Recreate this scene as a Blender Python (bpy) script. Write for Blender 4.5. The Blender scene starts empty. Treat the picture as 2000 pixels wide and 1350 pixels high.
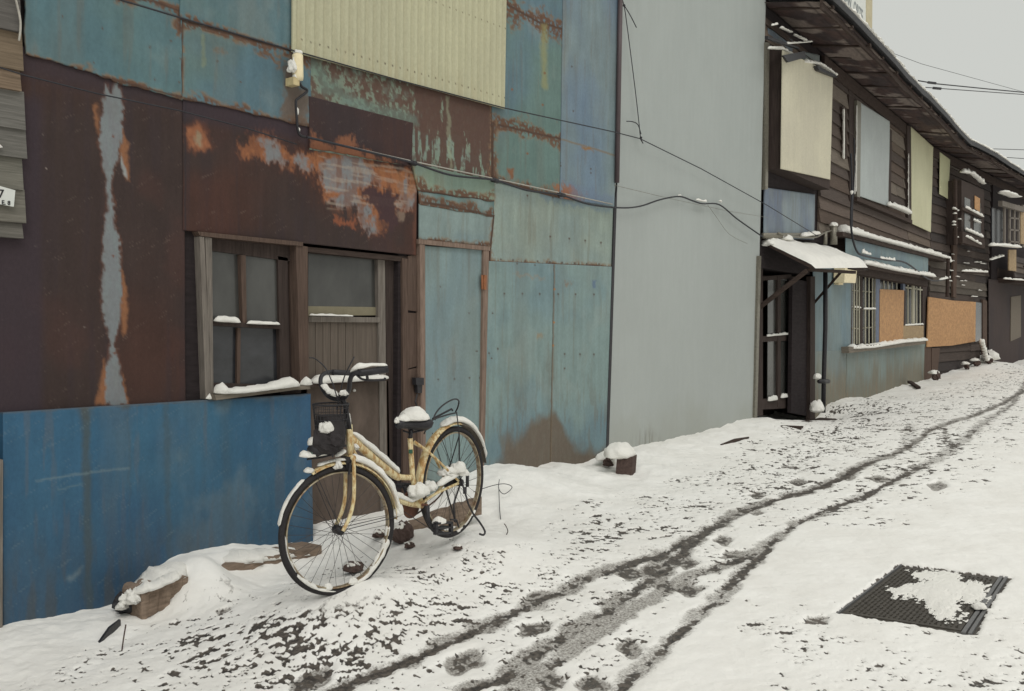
import bpy, math, random
import numpy as np
from mathutils import Vector, Matrix
random.seed(7)
# ------------------------------------------------------------------ camera, sky, sun, exposure
FOC=1944.; EYE=(0.,-5.33,1.4)
f0=np.array([.782,.6235,0]); f0/=np.linalg.norm(f0); r0=np.array([f0[1],-f0[0],0]); zz=np.array([0,0,1.])
_p=math.atan(48.5/FOC); _r=.01
fw=f0*math.cos(_p)-zz*math.sin(_p); u1=zz*math.cos(_p)+f0*math.sin(_p)
rt=r0*math.cos(_r)+u1*math.sin(_r); up=u1*math.cos(_r)-r0*math.sin(_r)
cam=np.array(EYE)
SC=bpy.context.scene
cd=bpy.data.cameras.new('camera'); co=bpy.data.objects.new('camera',cd); SC.collection.objects.link(co)
cd.sensor_width=36; cd.lens=36*FOC/2000; cd.clip_end=2000; cd.clip_start=.05
M=Matrix.Identity(4)
for i in range(3):
    M[i][0]=rt[i]; M[i][1]=up[i]; M[i][2]=-fw[i]; M[i][3]=cam[i]
co.matrix_world=M; SC.camera=co
wd=bpy.data.worlds.new('World'); SC.world=wd; wd.use_nodes=True
nt=wd.node_tree; N=nt.nodes; L=nt.links; bg=N['Background']
sky=N.new('ShaderNodeTexSky'); sky.sky_type='NISHITA'; sky.sun_disc=False
SUN_EL=math.radians(62); SUN_RO=math.radians(150)
sky.sun_elevation=SUN_EL; sky.sun_rotation=SUN_RO; sky.dust_density=3
hs=N.new('ShaderNodeHueSaturation'); hs.inputs['Saturation'].default_value=.12; hs.inputs['Value'].default_value=.35
L.new(sky.outputs[0],hs.inputs['Color'])
# overcast cloud layer: brighter overhead than at the horizon
tc=N.new('ShaderNodeTexCoord'); sp=N.new('ShaderNodeSeparateXYZ'); L.new(tc.outputs['Generated'],sp.inputs[0])
mr=N.new('ShaderNodeMapRange'); L.new(sp.outputs['Z'],mr.inputs['Value']); mr.inputs['From Min'].default_value=.32; mr.inputs['From Max'].default_value=1
mr.inputs['To Min'].default_value=0; mr.inputs['To Max'].default_value=1
cr=N.new('ShaderNodeMix'); cr.data_type='RGBA'
cr.inputs[6].default_value=(6.35,6.5,6.15,1); cr.inputs[7].default_value=(12.6,12.5,11.9,1); L.new(mr.outputs[0],cr.inputs[0])
mx=N.new('ShaderNodeMix'); mx.data_type='RGBA'; mx.inputs[0].default_value=.93
L.new(hs.outputs[0],mx.inputs[6]); L.new(cr.outputs[2],mx.inputs[7]); L.new(mx.outputs[2],bg.inputs[0])
bg.inputs[1].default_value=.1
sd=bpy.data.lights.new('sun','SUN'); sd.energy=.8; sd.angle=math.radians(25); sd.color=(1,.97,.93)
so=bpy.data.objects.new('sun',sd); SC.collection.objects.link(so)
# soft light comes from behind the camera, above the street
so.rotation_euler=Vector((-.65,-.75,1.0)).to_track_quat('Z','Y').to_euler()
SC.view_settings.view_transform='Standard'; SC.view_settings.look='None'
SC.view_settings.exposure=0; SC.view_settings.gamma=1
SC.cycles.max_bounces=6; SC.cycles.use_denoising=True

# ------------------------------------------------------------------ geometry helpers
def ray(x,y): return fw*FOC+rt*(x-1000)-up*(y-675)
def proj(P):
    v=np.asarray(P)-cam; z=v@fw
    return 1000+FOC*(v@rt)/z, 675-FOC*(v@up)/z
class Facade:
    def __init__(s,o,d):
        s.o=np.array(o,float); s.d=np.array(d,float)/np.linalg.norm(d); s.n=np.array([s.d[1],-s.d[0]])
    def hit(s,x,y,off=0):
        R=ray(x,y); o=s.o+s.n*off
        t=((o-cam[:2])@s.n)/(R[:2]@s.n); P=cam+R*t
        return float((P[:2]-o)@s.d),float(P[2])
    def w(s,a,off,z):
        a=np.asarray(a,float); off=np.asarray(off,float)+0*a; z=np.asarray(z,float)+0*a
        return np.stack([s.o[0]+s.d[0]*a+s.n[0]*off, s.o[1]+s.d[1]*a+s.n[1]*off, z],-1)
    def P(s,x,y,off=0):
        a,z=s.hit(x,y,off); return s.w(a,off,z)
    def atz(s,x,z,off=0):
        a,_=s.hit(x,400,off); return proj(s.w(a,off,z))
W=Facade((0,0),(1,0))
_s,_=W.hit(1478,800); C1=(_s,0)
F2=Facade(C1,ray(2240,640)[:2])
_s,_=F2.hit(1811,700); S2=_s; C2=F2.w(S2,0,0)[:2]
F3=Facade(C2,ray(2530,640)[:2])

PERM=np.random.RandomState(3).rand(256*256).reshape(256,256)
def vn(x,y,seed=0):
    x=np.asarray(x,float)+seed*17.31; y=np.asarray(y,float)+seed*9.77
    xi=np.floor(x).astype(int); yi=np.floor(y).astype(int); fx=x-xi; fy=y-yi
    fx=fx*fx*(3-2*fx); fy=fy*fy*(3-2*fy)
    a=PERM[xi&255,yi&255]; b=PERM[(xi+1)&255,yi&255]; c=PERM[xi&255,(yi+1)&255]; d=PERM[(xi+1)&255,(yi+1)&255]
    return (a*(1-fx)+b*fx)*(1-fy)+(c*(1-fx)+d*fx)*fy
def fbm(x,y,o=4,seed=0,g=.5):
    t=0; w=1; s=0
    for k in range(o):
        t=t+w*vn(x*2**k,y*2**k,seed+k*3); s+=w; w*=g
    return t/s
def sstep(a,b,x):
    t=np.clip((x-a)/(b-a),0,1); return t*t*(3-2*t)
def segd(x,y,P):
    best=np.full(np.shape(x),1e9); tb=np.zeros(np.shape(x)); 
    for i in range(len(P)-1):
        ax,ay=P[i][:2]; bx,by=P[i+1][:2]; dx,dy=bx-ax,by-ay
        t=np.clip(((x-ax)*dx+(y-ay)*dy)/(dx*dx+dy*dy+1e-9),0,1)
        d=np.hypot(x-ax-t*dx,y-ay-t*dy); m=d<best; best=np.where(m,d,best); tb=np.where(m,i+t,tb)
    return best,tb
def sdpoly(x,y,P):
    d,_=segd(x,y,list(P)+[P[0]]); ins=np.zeros(np.shape(x),bool); n=len(P)
    for i in range(n):
        x1,y1=P[i]; x2,y2=P[(i+1)%n]
        if y1==y2: continue
        c=((y1>y)!=(y2>y))&(x<(x2-x1)*(y-y1)/(y2-y1)+x1); ins^=c
    return np.where(ins,-d,d)
def lin(c):
    c=np.array(c,float)/255.; return np.where(c<=.04045,c/12.92,((c+.055)/1.055)**2.4)
KW=1.32
def alb(c,k=None):
    r,g,b=[float(q) for q in c[:3]]
    t_=min(1,max(0,(b-r-6)/12)); r*=1-.035*t_; g*=1-.105*t_; b*=1-.14*t_
    return np.clip(lin((r,g,b))*(KW if k is None else k),0.004,.86)

# ------------------------------------------------------------------ materials
def nodes(name):
    m=bpy.data.materials.new(name); m.use_nodes=True; t=m.node_tree; return m,t.nodes,t.links,t.nodes['Principled BSDF']
def noise(N,L,scale,detail=4,vec=None,rough=.55):
    n=N.new('ShaderNodeTexNoise'); n.inputs['Scale'].default_value=scale; n.inputs['Detail'].default_value=detail; n.inputs['Roughness'].default_value=rough
    if vec is not None: L.new(vec,n.inputs['Vector'])
    return n
def mapping(N,L,sc,rot=0):
    t=N.new('ShaderNodeTexCoord'); m=N.new('ShaderNodeMapping'); m.inputs['Scale'].default_value=sc; m.inputs['Rotation'].default_value=(0,0,rot)
    L.new(t.outputs['Object'],m.inputs[0]); return m.outputs[0]
def maprange(N,L,src,a,b,c,d):
    m=N.new('ShaderNodeMapRange'); L.new(src,m.inputs['Value'])
    for k,v in zip(('From Min','From Max','To Min','To Max'),(a,b,c,d)): m.inputs[k].default_value=v
    return m.outputs[0]
def bump(N,L,src,bs,strength,dist):
    b=N.new('ShaderNodeBump'); b.inputs['Strength'].default_value=strength; b.inputs['Distance'].default_value=dist
    L.new(src,b.inputs['Height']); L.new(b.outputs[0],bs.inputs['Normal']); return b
def mulcol(N,L,c,f):
    m=N.new('ShaderNodeVectorMath'); m.operation='SCALE'; L.new(f,m.inputs['Scale'])
    if isinstance(c,bpy.types.NodeSocket): L.new(c,m.inputs[0])
    else: m.inputs[0].default_value=c[:3]
    return m.outputs[0]
def vcolmat(name,gs,gamt,bst,rough0=.42,rough1=.85,spec=.35,bd=.002,fine=900):
    """painted / weathered surface: colour comes from the 'Col' attribute, grain from noise"""
    m,N,L,bs=nodes(name); a=N.new('ShaderNodeAttribute'); a.attribute_name='Col'
    v=mapping(N,L,gs); n1=noise(N,L,1,6,v,.65)
    f=maprange(N,L,n1.outputs[0],.2,.8,1-gamt,1+gamt)
    L.new(mulcol(N,L,a.outputs['Color'],f),bs.inputs['Base Color'])
    L.new(maprange(N,L,a.outputs['Alpha'],0,1,rough0,rough1),bs.inputs['Roughness'])
    bs.inputs['Specular IOR Level'].default_value=spec
    bump(N,L,n1.outputs[0],bs,bst,bd); return m
MSHEET=vcolmat('painted_sheet_metal',(55,55,38),.13,.35,.5,.9,.25)
MWOODH=vcolmat('weathered_boards',(5,5,110),.42,.7,.85,.85,.15,.003)
MWOODV=vcolmat('weathered_upright_wood',(90,90,4),.38,.7,.8,.8,.15,.003)
MSTUC=vcolmat('grey_wall_sheet',(160,160,25),.05,.25,.7,.8,.25,.0015)
def simple(name,col,rough=.6,var=.2,sc=(20,20,20),bst=.2,spec=.3,metal=0,bd=.002,k=None,col2=None,det=5):
    m,N,L,bs=nodes(name); c=alb(col,k); v=mapping(N,L,sc); n=noise(N,L,1,det,v,.6)
    if col2 is not None:
        mxx=N.new('ShaderNodeMix'); mxx.data_type='RGBA'; c2=alb(col2,k)
        L.new(maprange(N,L,n.outputs[0],.42,.6,0,1),mxx.inputs[0]); mxx.inputs[6].default_value=(*c,1); mxx.inputs[7].default_value=(*c2,1)
        L.new(mxx.outputs[2],bs.inputs['Base Color'])
    else: L.new(mulcol(N,L,c,maprange(N,L,n.outputs[0],.25,.75,1-var,1+var)),bs.inputs['Base Color'])
    bs.inputs['Roughness'].default_value=rough; bs.inputs['Specular IOR Level'].default_value=spec; bs.inputs['Metallic'].default_value=metal
    if bst: bump(N,L,n.outputs[0],bs,bst,bd)
    return m
def snowmat():
    m,N,L,bs=nodes('snow'); v=mapping(N,L,(1,1,1)); n=noise(N,L,48,8,v,.72); n2=noise(N,L,6,3,v)
    L.new(mulcol(N,L,(.85,.835,.785),maprange(N,L,n2.outputs[0],.3,.7,.95,1.02)),bs.inputs['Base Color'])
    bs.inputs['Roughness'].default_value=.75; bs.inputs['Specular IOR Level'].default_value=.2
    bump(N,L,n.outputs[0],bs,.8,.014); return m
MSNOW=snowmat()
MBLACK=simple('black_metal',(38,37,40),.5,.3,(40,40,40),.2,.35)
MRUBBER=simple('tyre_rubber',(42,40,41),.75,.25,(60,60,60),.2,.2)
MWIRE=simple('cable_sheath',(44,44,48),.6,.2,(30,30,30),0,.3)
MWIREW=simple('pale_cable',(150,146,138),.6,.2,(30,30,30),0,.3)
MSTEEL=simple('dull_steel',(112,108,98),.45,.3,(50,50,50),.2,.5,.5)
MYEL=simple('chipped_yellow_paint',(196,184,146),.45,.2,(42,42,20),.3,.4,col2=(156,122,76))
MGLASS=simple('dusty_window_glass',(62,62,60),.24,.5,(3.2,3.2,1.6),.10,.55,det=8)
MGLASSB=simple('dark_window_glass',(44,45,48),.2,.5,(4,4,7),.1,.5)
MDARK=simple('dark_interior_board',(44,39,40),.85,.3,(8,8,40),.3,.1)
MDARKWOOD=simple('dark_old_timber',(58,49,45),.85,.4,(7,7,70),.5,.12)
MDARKWV=simple('dark_old_upright_timber',(58,50,47),.85,.35,(60,60,4),.5,.12)
MGREYWV=simple('silvered_upright_timber',(102,96,90),.85,.4,(70,70,5),.8,.12,bd=.004)
MGREYWH=simple('silvered_level_timber',(104,97,88),.85,.35,(6,6,80),.6,.12)
MBROWNWV=simple('brown_upright_timber',(78,65,58),.85,.35,(70,70,5),.7,.12,bd=.003)
MPANELW=simple('faded_door_board',(88,80,73),.85,.22,(45,45,3),.5,.12)
MPANELB=simple('lower_door_board',(76,67,61),.85,.3,(9,9,5),.3,.12,k=1.6)
MBEAM=simple('old_ground_timber',(112,98,86),.9,.45,(8,30,45),.9,.1,bd=.008)
MSTONE=simple('brown_brick_stone',(74,62,58),.9,.4,(45,45,45),.9,.1,bd=.006)
MIRON=simple('cast_iron',(72,68,62),.6,.4,(45,45,45),.6,.35,k=1.0,bd=.005)
MSTRIP=simple('worn_steel_strip',(108,108,108),.5,.2,(40,40,40),.2,.4,k=.9)
MCREAM=simple('cream_plastic',(204,192,160),.5,.12,(20,20,20),0,.35)
MPLATE=simple('white_enamel',(184,186,182),.45,.06,(10,10,10),0,.4)
MINK=simple('black_lettering',(40,40,42),.6,.1,(10,10,10),0,.2)
MROOF=simple('dark_roof_edge',(58,58,60),.7,.3,(8,8,30),.3,.2)
MPIPE=simple('brown_downpipe',(72,62,64),.5,.2,(10,10,4),.1,.4)
MPALE=simple('pale_building_wall',(168,172,164),.8,.06,(2,2,2),0,.2)
MBUFF=simple('buff_corner_sheet',(160,152,128),.8,.12,(2,2,2),0,.2)
def osbmat(name,c1,c2):
    m,N,L,bs=nodes(name); v=mapping(N,L,(30,30,44)); vo=N.new('ShaderNodeTexVoronoi'); L.new(v,vo.inputs['Vector']); vo.inputs['Scale'].default_value=1.6
    n=noise(N,L,.35,4,v); cm=N.new('ShaderNodeMix'); cm.data_type='RGBA'
    L.new(maprange(N,L,n.outputs[0],.35,.65,0,1),cm.inputs[0]); cm.inputs[6].default_value=(*alb(c1),1); cm.inputs[7].default_value=(*alb(c2),1)
    s=N.new('ShaderNodeSeparateColor'); L.new(vo.outputs['Color'],s.inputs[0])
    L.new(mulcol(N,L,cm.outputs[2],maprange(N,L,s.outputs[0],0,1,.84,1.14)),bs.inputs['Base Color']); bs.inputs['Roughness'].default_value=.8
    return m
MOSB=osbmat('strand_board',(164,126,86),(144,108,74)); MOSBG=osbmat('weathered_strand_board',(142,122,92),(128,108,82))

# ------------------------------------------------------------------ objects
COL=SC.collection
def tag(o,label=None,cat=None,group=None,kind=None):
    if label: o['label']=label
    if cat: o['category']=cat
    if group: o['group']=group
    if kind: o['kind']=kind
    return o
def thing(name,label,cat,loc,group=None):
    o=bpy.data.objects.new(name,None); COL.objects.link(o); o.location=tuple(float(v) for v in loc); o.empty_display_size=.1
    return tag(o,label,cat,group)
def wloc(o):
    v=Vector((0,0,0))
    while o is not None: v+=o.location; o=o.parent
    return v
SPLIT={'window_bar','corner_board','rafter','snow_cap','muntin','edge_bar','bracket','pane','mullion','strand_board','meter_box','flue','torn_sheeting','corner_trim','stick','drip_board','window_casing','sill','slat','door_board','mudguard_stay','clamp_','window_strip','wall_frame','rail','jamb','frame_bar','stand_strut','brake_cable','rim_','soffit_board','balcony_beam','pipe','crank'}
class MB:
    def __init__(s): s.v=[]; s.f=[]; s.c=[]; s.b=[]
    def add(s,v,f,c=None):
        n=len(s.v); s.b.append((n,len(s.f))); s.v+= [tuple(float(q) for q in p) for p in v]; s.f+=[tuple(i+n for i in q) for q in f]
        if c is not None: s.c+=[c]*len(v) if not isinstance(c[0],(tuple,list,np.ndarray)) else list(c)
        return s
    def hexa(s,a,b,c=None):
        """8-corner solid: a = 4 front corners, b = 4 back corners"""
        return s.add(list(a)+list(b),[(0,1,2,3),(7,6,5,4),(0,4,5,1),(1,5,6,2),(2,6,7,3),(3,7,4,0)],c)
    def fbox(s,F,s0,s1,z0,z1,o0,o1,c=None,tilt=0):
        fr=[F.w(a,o,z) for a,o,z in((s0,o1,z0),(s1,o1,z0),(s1,o1-tilt,z1),(s0,o1-tilt,z1))]
        bk=[F.w(a,o0,z) for a,z in((s0,z0),(s1,z0),(s1,z1),(s0,z1))]
        return s.hexa(fr,bk,c)
    def slab(s,F,px,off,th,c=None):
        a=[F.hit(x,y,off) for x,y in px]; n=len(a)
        v=[F.w(p,off,q) for p,q in a]+[F.w(p,off-th,q) for p,q in a]
        f=[tuple(range(n)),tuple(range(2*n-1,n-1,-1))]+[((i+1)%n,i,n+i,n+(i+1)%n) for i in range(n)]
        return s.add(v,f,c)
    def box(s,c0,ax,ay,az,c=None):
        c0=np.array(c0,float);ax=np.array(ax,float);ay=np.array(ay,float);az=np.array(az,float)
        a=[c0-ax-ay-az,c0+ax-ay-az,c0+ax-ay+az,c0-ax-ay+az]; b=[p+2*ay for p in a]
        return s.hexa(a,b,c)
    def tube(s,P,r,seg=8,c=None,cap=True):
        P=[np.array(p,float) for p in P]; n=len(P); rr=r if hasattr(r,'__len__') else [r]*n
        T=[P[min(i+1,n-1)]-P[max(i-1,0)] for i in range(n)]; T=[t/(np.linalg.norm(t)+1e-12) for t in T]
        u=np.cross(T[0],[0,0,1]); 
        if np.linalg.norm(u)<.1: u=np.cross(T[0],[1,0,0])
        u/=np.linalg.norm(u); v=[];f=[]
        for i in range(n):
            u=u-T[i]*(u@T[i]); u/=np.linalg.norm(u)+1e-12; w=np.cross(T[i],u)
            for k in range(seg):
                a=2*math.pi*k/seg; v.append(P[i]+(u*math.cos(a)+w*math.sin(a))*rr[i])
        for i in range(n-1):
            for k in range(seg):
                a=i*seg+k;b=i*seg+(k+1)%seg; f.append((a,b,b+seg,a+seg))
        if cap: f.append(tuple(range(seg-1,-1,-1))); f.append(tuple((n-1)*seg+k for k in range(seg)))
        return s.add(v,f,c)
    def build(s,name,mat,parent=None,smooth=False,label=None):
        if name in SPLIT and len(s.b)>1 and parent is not None:
            last=None
            for i,(n0,f0_) in enumerate(s.b):
                n1,f1=s.b[i+1] if i+1<len(s.b) else (len(s.v),len(s.f))
                q=MB(); q.v=s.v[n0:n1]; q.f=[tuple(k-n0 for k in f) for f in s.f[f0_:f1]]; q.c=s.c[n0:n1] if s.c else []; q.b=[(0,0)]
                last=q.build(name,mat,parent,smooth,label if i==0 else None); first=last if i==0 else first
            return first
        me=bpy.data.meshes.new(name); off=wloc(parent) if parent else Vector((0,0,0))
        if parent is None:
            a=np.array(s.v); off=Vector((float(a[:,0].mean()),float(a[:,1].mean()),float(a[:,2].min())))
        me.from_pydata([(p[0]-off.x,p[1]-off.y,p[2]-off.z) for p in s.v],[],s.f); me.materials.append(mat)
        if s.c:
            at=me.color_attributes.new('Col','FLOAT_COLOR','POINT'); at.data.foreach_set('color',np.array([tuple(q)+(.8,) if len(q)==3 else tuple(q) for q in s.c],dtype=np.float32).ravel())
        if smooth: me.polygons.foreach_set('use_smooth',[True]*len(me.polygons))
        me.update(); o=bpy.data.objects.new(name,me); COL.objects.link(o)
        if parent is None: o.location=off
        else: o.parent=parent
        if label: o['label']=label
        return o
def smoothpath(P,n=6):
    P=[np.array(p,float) for p in P]; Q=[P[0]]+P+[P[-1]]; out=[]
    for i in range(1,len(Q)-2):
        for k in range(n):
            t=k/n; a,b,c,d=Q[i-1],Q[i],Q[i+1],Q[i+2]
            out.append(.5*((2*b)+(c-a)*t+(2*a-5*b+4*c-d)*t*t+(3*b-a-3*c+d)*t**3))
    out.append(P[-1]); return out
def resample(P,ds):
    P=np.array(P,float); d=np.r_[0,np.cumsum(np.linalg.norm(np.diff(P,axis=0),axis=1))]; n=max(3,int(d[-1]/ds)+1)
    t=np.linspace(0,d[-1],n); return np.stack([np.interp(t,d,P[:,k]) for k in range(3)],-1),t
_sn=[0]
def snowstrip(mb,P,w,h,side=None,ds=.015,seg=9,rough=.35,sink=.15,prof=None):
    """lumpy snow lying along a path"""
    _sn[0]+=1; sd_=_sn[0]; Q,t=resample(P,ds); n=len(Q); v=[];f=[]
    for i in range(n):
        T=Q[min(i+1,n-1)]-Q[max(i-1,0)]; T/=np.linalg.norm(T)+1e-9
        S=np.array(side,float) if side is not None else np.cross(T,[0,0,1.])
        S=S/(np.linalg.norm(S)+1e-9); U=np.cross(S,T); 
        if U[2]<0: U=-U
        e=min(1,math.sqrt(max(0.0,min(t[i],t[-1]-t[i]))/(.9*max(h,w*.4))+.02))
        k=1 if prof is None else float(np.interp(t[i]/t[-1],[q[0] for q in prof],[q[1] for q in prof]))
        nh=1+rough*2*(float(fbm(t[i]*14,sd_*3.1,4,sd_))-.5)*1.6
        for j in range(seg):
            a=math.pi*2*j/seg; cj,sj=math.cos(a),math.sin(a)
            nn=1+rough*.5*(float(vn(t[i]*30+j*2.1,j*1.7+sd_,sd_))-.5)*2
            hh=(h*nh*k if sj>0 else h*sink)
            v.append(Q[i]+S*cj*w/2*nn*e*(.85+.15*k)+U*sj*hh*nn*e)
    for i in range(n-1):
        for j in range(seg):
            a=i*seg+j;b=i*seg+(j+1)%seg; f.append((a,b,b+seg,a+seg))
    f.append(tuple(range(seg-1,-1,-1))); f.append(tuple((n-1)*seg+k for k in range(seg)))
    mb.add(v,f); return mb
def lump(mb,c,rx,ry,rz,ax=(1,0,0),rough=.25,sub=14,freq=2.5,flat=.35,seed=None):
    """irregular rounded body; used for snow heaps and stones"""
    _sn[0]+=1; sd_=_sn[0] if seed is None else seed
    A=np.array(ax,float); A/=np.linalg.norm(A); B=np.cross([0,0,1.],A); B/=np.linalg.norm(B); U=np.cross(A,B); v=[];f=[]
    for i in range(sub+1):
        th=math.pi*i/sub
        for j in range(2*sub):
            ph=math.pi*j/sub; d=np.array([math.sin(th)*math.cos(ph),math.sin(th)*math.sin(ph),math.cos(th)])
            k=1+rough*2*(float(fbm(d[0]*freq+d[2]*1.3+5,d[1]*freq-d[2]*.9+5,4,sd_))-.5)*1.5
            z=d[2]*(1 if d[2]>0 else flat)
            v.append(np.array(c)+A*d[0]*rx*k+B*d[1]*ry*k+U*z*rz*k)
    for i in range(sub):
        for j in range(2*sub):
            a=i*2*sub+j;b=i*2*sub+(j+1)%(2*sub); f.append((a,a+2*sub,b+2*sub,b))
    mb.add(v,f); return mb

# ------------------------------------------------------------------ painting on sheet grids
class Paint:
    def __init__(g,F,s,z,off):
        g.s=s; g.z=z; g.px,g.py=proj(F.w(s,off,z)); g.c=np.zeros(s.shape+(3,)); g.a=np.zeros(s.shape)
        g.wx=(fbm(s*14,z*14,4,11)-.5)*2+(fbm(s*60,z*45,3,12)-.5)*1.1; g.wy=(fbm(s*14,z*14,4,23)-.5)*2+(fbm(s*70,z*30,3,24)-.5)*1.3
    def mix(g,m,col,rust=None,k=None):
        m=np.clip(m,0,1); c=alb(col,k); g.c=g.c*(1-m[...,None])+c*m[...,None]
        if rust is not None: g.a=g.a*(1-m)+rust*m
    def base(g,col,col2=None,f=(2.2,1.5),seed=1,rust=0.15,var=.06,dirt=None):
        g.c[:]=alb(col); g.a[:]=rust
        if col2 is not None: g.mix(sstep(.36,.66,fbm(g.s*f[0],g.z*f[1],5,seed)),col2)
        n=fbm(g.s*26,g.z*3.2,4,seed+5)+.6*fbm(g.s*9,g.z*9,4,seed+9)-.8
        g.c*=(1+var*5*n)[...,None]
        g.dirt(((.24 if rust<.5 and var>.025 else 0) if dirt is None else dirt),seed)
    def dirt(g,op,seed):
        if op<=0: return
        g.mix(op*sstep(.5,.74,fbm(g.s*5,g.z*1.0,5,seed+301)),(92,92,84)); g.mix(op*.8*sstep(.58,.74,fbm(g.s*3.3,g.z*2.6,5,seed+305)),(128,134,128))
        g.mix(op*.9*sstep(.66,.74,fbm(g.s*22,g.z*1.8,4,seed+309)),(96,84,70),.6)
    def blob(g,poly,col,soft=4,warp=10,rust=.9,op=1,k=None,mot=0):
        d=sdpoly(g.px+g.wx*warp,g.py+g.wy*warp,poly); g.mix(op*sstep(soft,-soft,d)*(1 if not mot else (1-mot)+mot*sstep(.3,.6,fbm(g.s*24,g.z*5,4,int(poly[0][0]))*.6+.4*fbm(g.s*50,g.z*50,2,7))),col,rust,k); return d
    def line(g,pts,col,w=3,warp=4,rust=.9,op=1,soft=2,speck=0,seed=3):
        d,_=segd(g.px+g.wx*warp,g.py+g.wy*warp,pts); m=sstep(w+soft,max(0,w-soft),d)
        if speck: m=m*sstep(speck-.12,speck+.12,fbm(g.s*45,g.z*45,3,seed))
        g.mix(m*op,col,rust)
    def rustedge(g,pts,w=7,seed=4,thr=.5):
        d,_=segd(g.px,g.py,pts)
        n=fbm(g.s*7,g.z*12,5,seed); n2=fbm(g.s*50,g.z*50,3,seed+1)
        ww=w*(.1+2.4*np.clip(n-thr+.12,0,1)*3)
        g.mix(.85*sstep(ww+7,ww*.6,d)*sstep(.35,.6,n2),(114,92,70),.9)
        g.mix(.95*sstep(ww,ww*.45,d)*sstep(.28,.5,n2),(86,64,52),.95)
        g.mix(sstep(2.6,1.2,d),(70,54,46),.9)
    def dots(g,pts,r=2.2,col=(78,68,62),drip=0):
        r=r*.78
        for x,y in pts:
            g.mix(sstep(r+1.2,r-.8,np.hypot(g.px-x,g.py-y)),col,.8)
            if drip: g.mix(.38*sstep(2.2,.6,np.abs(g.px-x+g.wx*1.5))*sstep(y+drip,y,g.py)*(g.py>y),col,.8)
    def seam(g,pts,w=1.5,col=(60,56,54),op=.8): g.line(pts,col,w,1,.6,op,1.2)
def patch(name,F,cor,off,res,paint,parent,label=None,relief=None,jit=0,th=.01,mat=None,seed=1,dent=.004):
    c=[F.hit(x,y,off) if not isinstance(x,str) else y for x,y in cor]
    wd_=math.dist(c[0],c[1]); ht=math.dist(c[0],c[3]); nu=max(4,int(wd_/res)); nv=max(4,int(ht/res))
    U,V=np.meshgrid(np.linspace(0,1,nu+1),np.linspace(0,1,nv+1))
    A=[np.array(q) for q in c]
    S=(A[0][0]*(1-U)+A[1][0]*U)*(1-V)+(A[3][0]*(1-U)+A[2][0]*U)*V
    Z=(A[0][1]*(1-U)+A[1][1]*U)*(1-V)+(A[3][1]*(1-U)+A[2][1]*U)*V
    Z=Z+jit*2*(fbm(S*9,S*0+seed,5,seed)-.5)*V**12
    S=S+jit*1.0*(fbm(Z*9,Z*0+seed,4,seed+2)-.5)*(np.abs(2*U-1)**20)*np.sign(U-.5)
    O=off+dent*2*(fbm(S*2.3,Z*2.3,3,seed+7)-.5)
    if relief is not None: O=O+relief(S,Z)
    g=Paint(F,S,Z,off); paint(g); P=F.w(S,O,Z); nx=nu+1; ny=nv+1
    idx=np.arange(nx*ny).reshape(ny,nx)
    q=np.stack([idx[:-1,:-1],idx[1:,:-1],idx[1:,1:],idx[:-1,1:]],-1).reshape(-1,4)
    bd=np.r_[idx[0,:],idx[1:,-1],idx[-1,-2::-1],idx[-2:0:-1,0]]
    nb=len(bd); Pf=P.reshape(-1,3); back=F.w(S.ravel()[bd],off-th,Z.ravel()[bd]); base=nx*ny
    i=np.arange(nb); sk=np.stack([bd[i],bd[(i+1)%nb],base+(i+1)%nb,base+i],-1)
    vv=np.r_[Pf,back]; cols=np.c_[g.c.reshape(-1,3),g.a.ravel()]; cols=np.r_[cols,cols[bd]]
    o_=wloc(parent); me=bpy.data.meshes.new(name); nq=len(q)+len(sk)
    me.vertices.add(len(vv)); me.vertices.foreach_set('co',(vv-np.array(o_)).astype(np.float32).ravel())
    me.loops.add(nq*4+nb); me.loops.foreach_set('vertex_index',np.r_[q.ravel(),sk.ravel(),base+np.arange(nb)].astype(np.int32))
    me.polygons.add(nq+1); me.polygons.foreach_set('loop_start',np.r_[np.arange(nq)*4,nq*4].astype(np.int32))
    sm=np.ones(nq+1,bool); sm[len(q):]=False; me.polygons.foreach_set('use_smooth',sm)
    me.update(calc_edges=True); me.validate()
    at=me.color_attributes.new('Col','FLOAT_COLOR','POINT'); at.data.foreach_set('color',np.clip(cols,0,1).astype(np.float32).ravel())
    me.materials.append(mat or MSHEET); ob=bpy.data.objects.new(name,me); COL.objects.link(ob); ob.parent=parent
    if label: ob['label']=label
    return ob
RES=.0085
def Wt(x,z=5.0): return W.atz(x,z)
#@@SHED
# ------------------------------------------------------------------ the rusty tin shed
shed=thing('tin_shed','long old shed clad in patched teal, blue and rusted brown metal sheets behind the bicycle','shed',(5.3,0,-.1))
TEAL=(86,118,122); TEALD=(72,104,112); TEALL=(116,141,145)
b=MB(); b.fbox(W,1.2,8.34,-.4,5.0,-5.0,-.42); b.fbox(W,1.2,3.66,-.4,5.0,-.42,-.01); b.fbox(W,5.32,8.34,-.4,5.0,-.42,-.01); b.fbox(W,3.66,5.32,2.2,5.0,-.42,-.01)
b.build('wall_frame',MDARK,shed)
b=MB()
for (o,z) in ((.25,5.0),):
    pts=[W.w(a,oo,zq) for a,oo,zq in((1.2,.25,5.0),(8.4,.25,5.0),(8.4,.25,5.06),(1.2,.25,5.06))]; bk=[W.w(a,oo,zq) for a,oo,zq in((1.2,-5.2,6.2),(8.4,-5.2,6.2),(8.4,-5.2,6.26),(1.2,-5.2,6.26))]
    b.hexa(pts,bk)
b.build('roof',MROOF,shed)
def grime(g,z0,h,col=(78,68,60),op=.8):
    g.mix(op*sstep(z0+h*1.3,z0,g.z+ (fbm(g.s*3,g.z*2,5,31)-.5)*h*1.6),col,.8)
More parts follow.
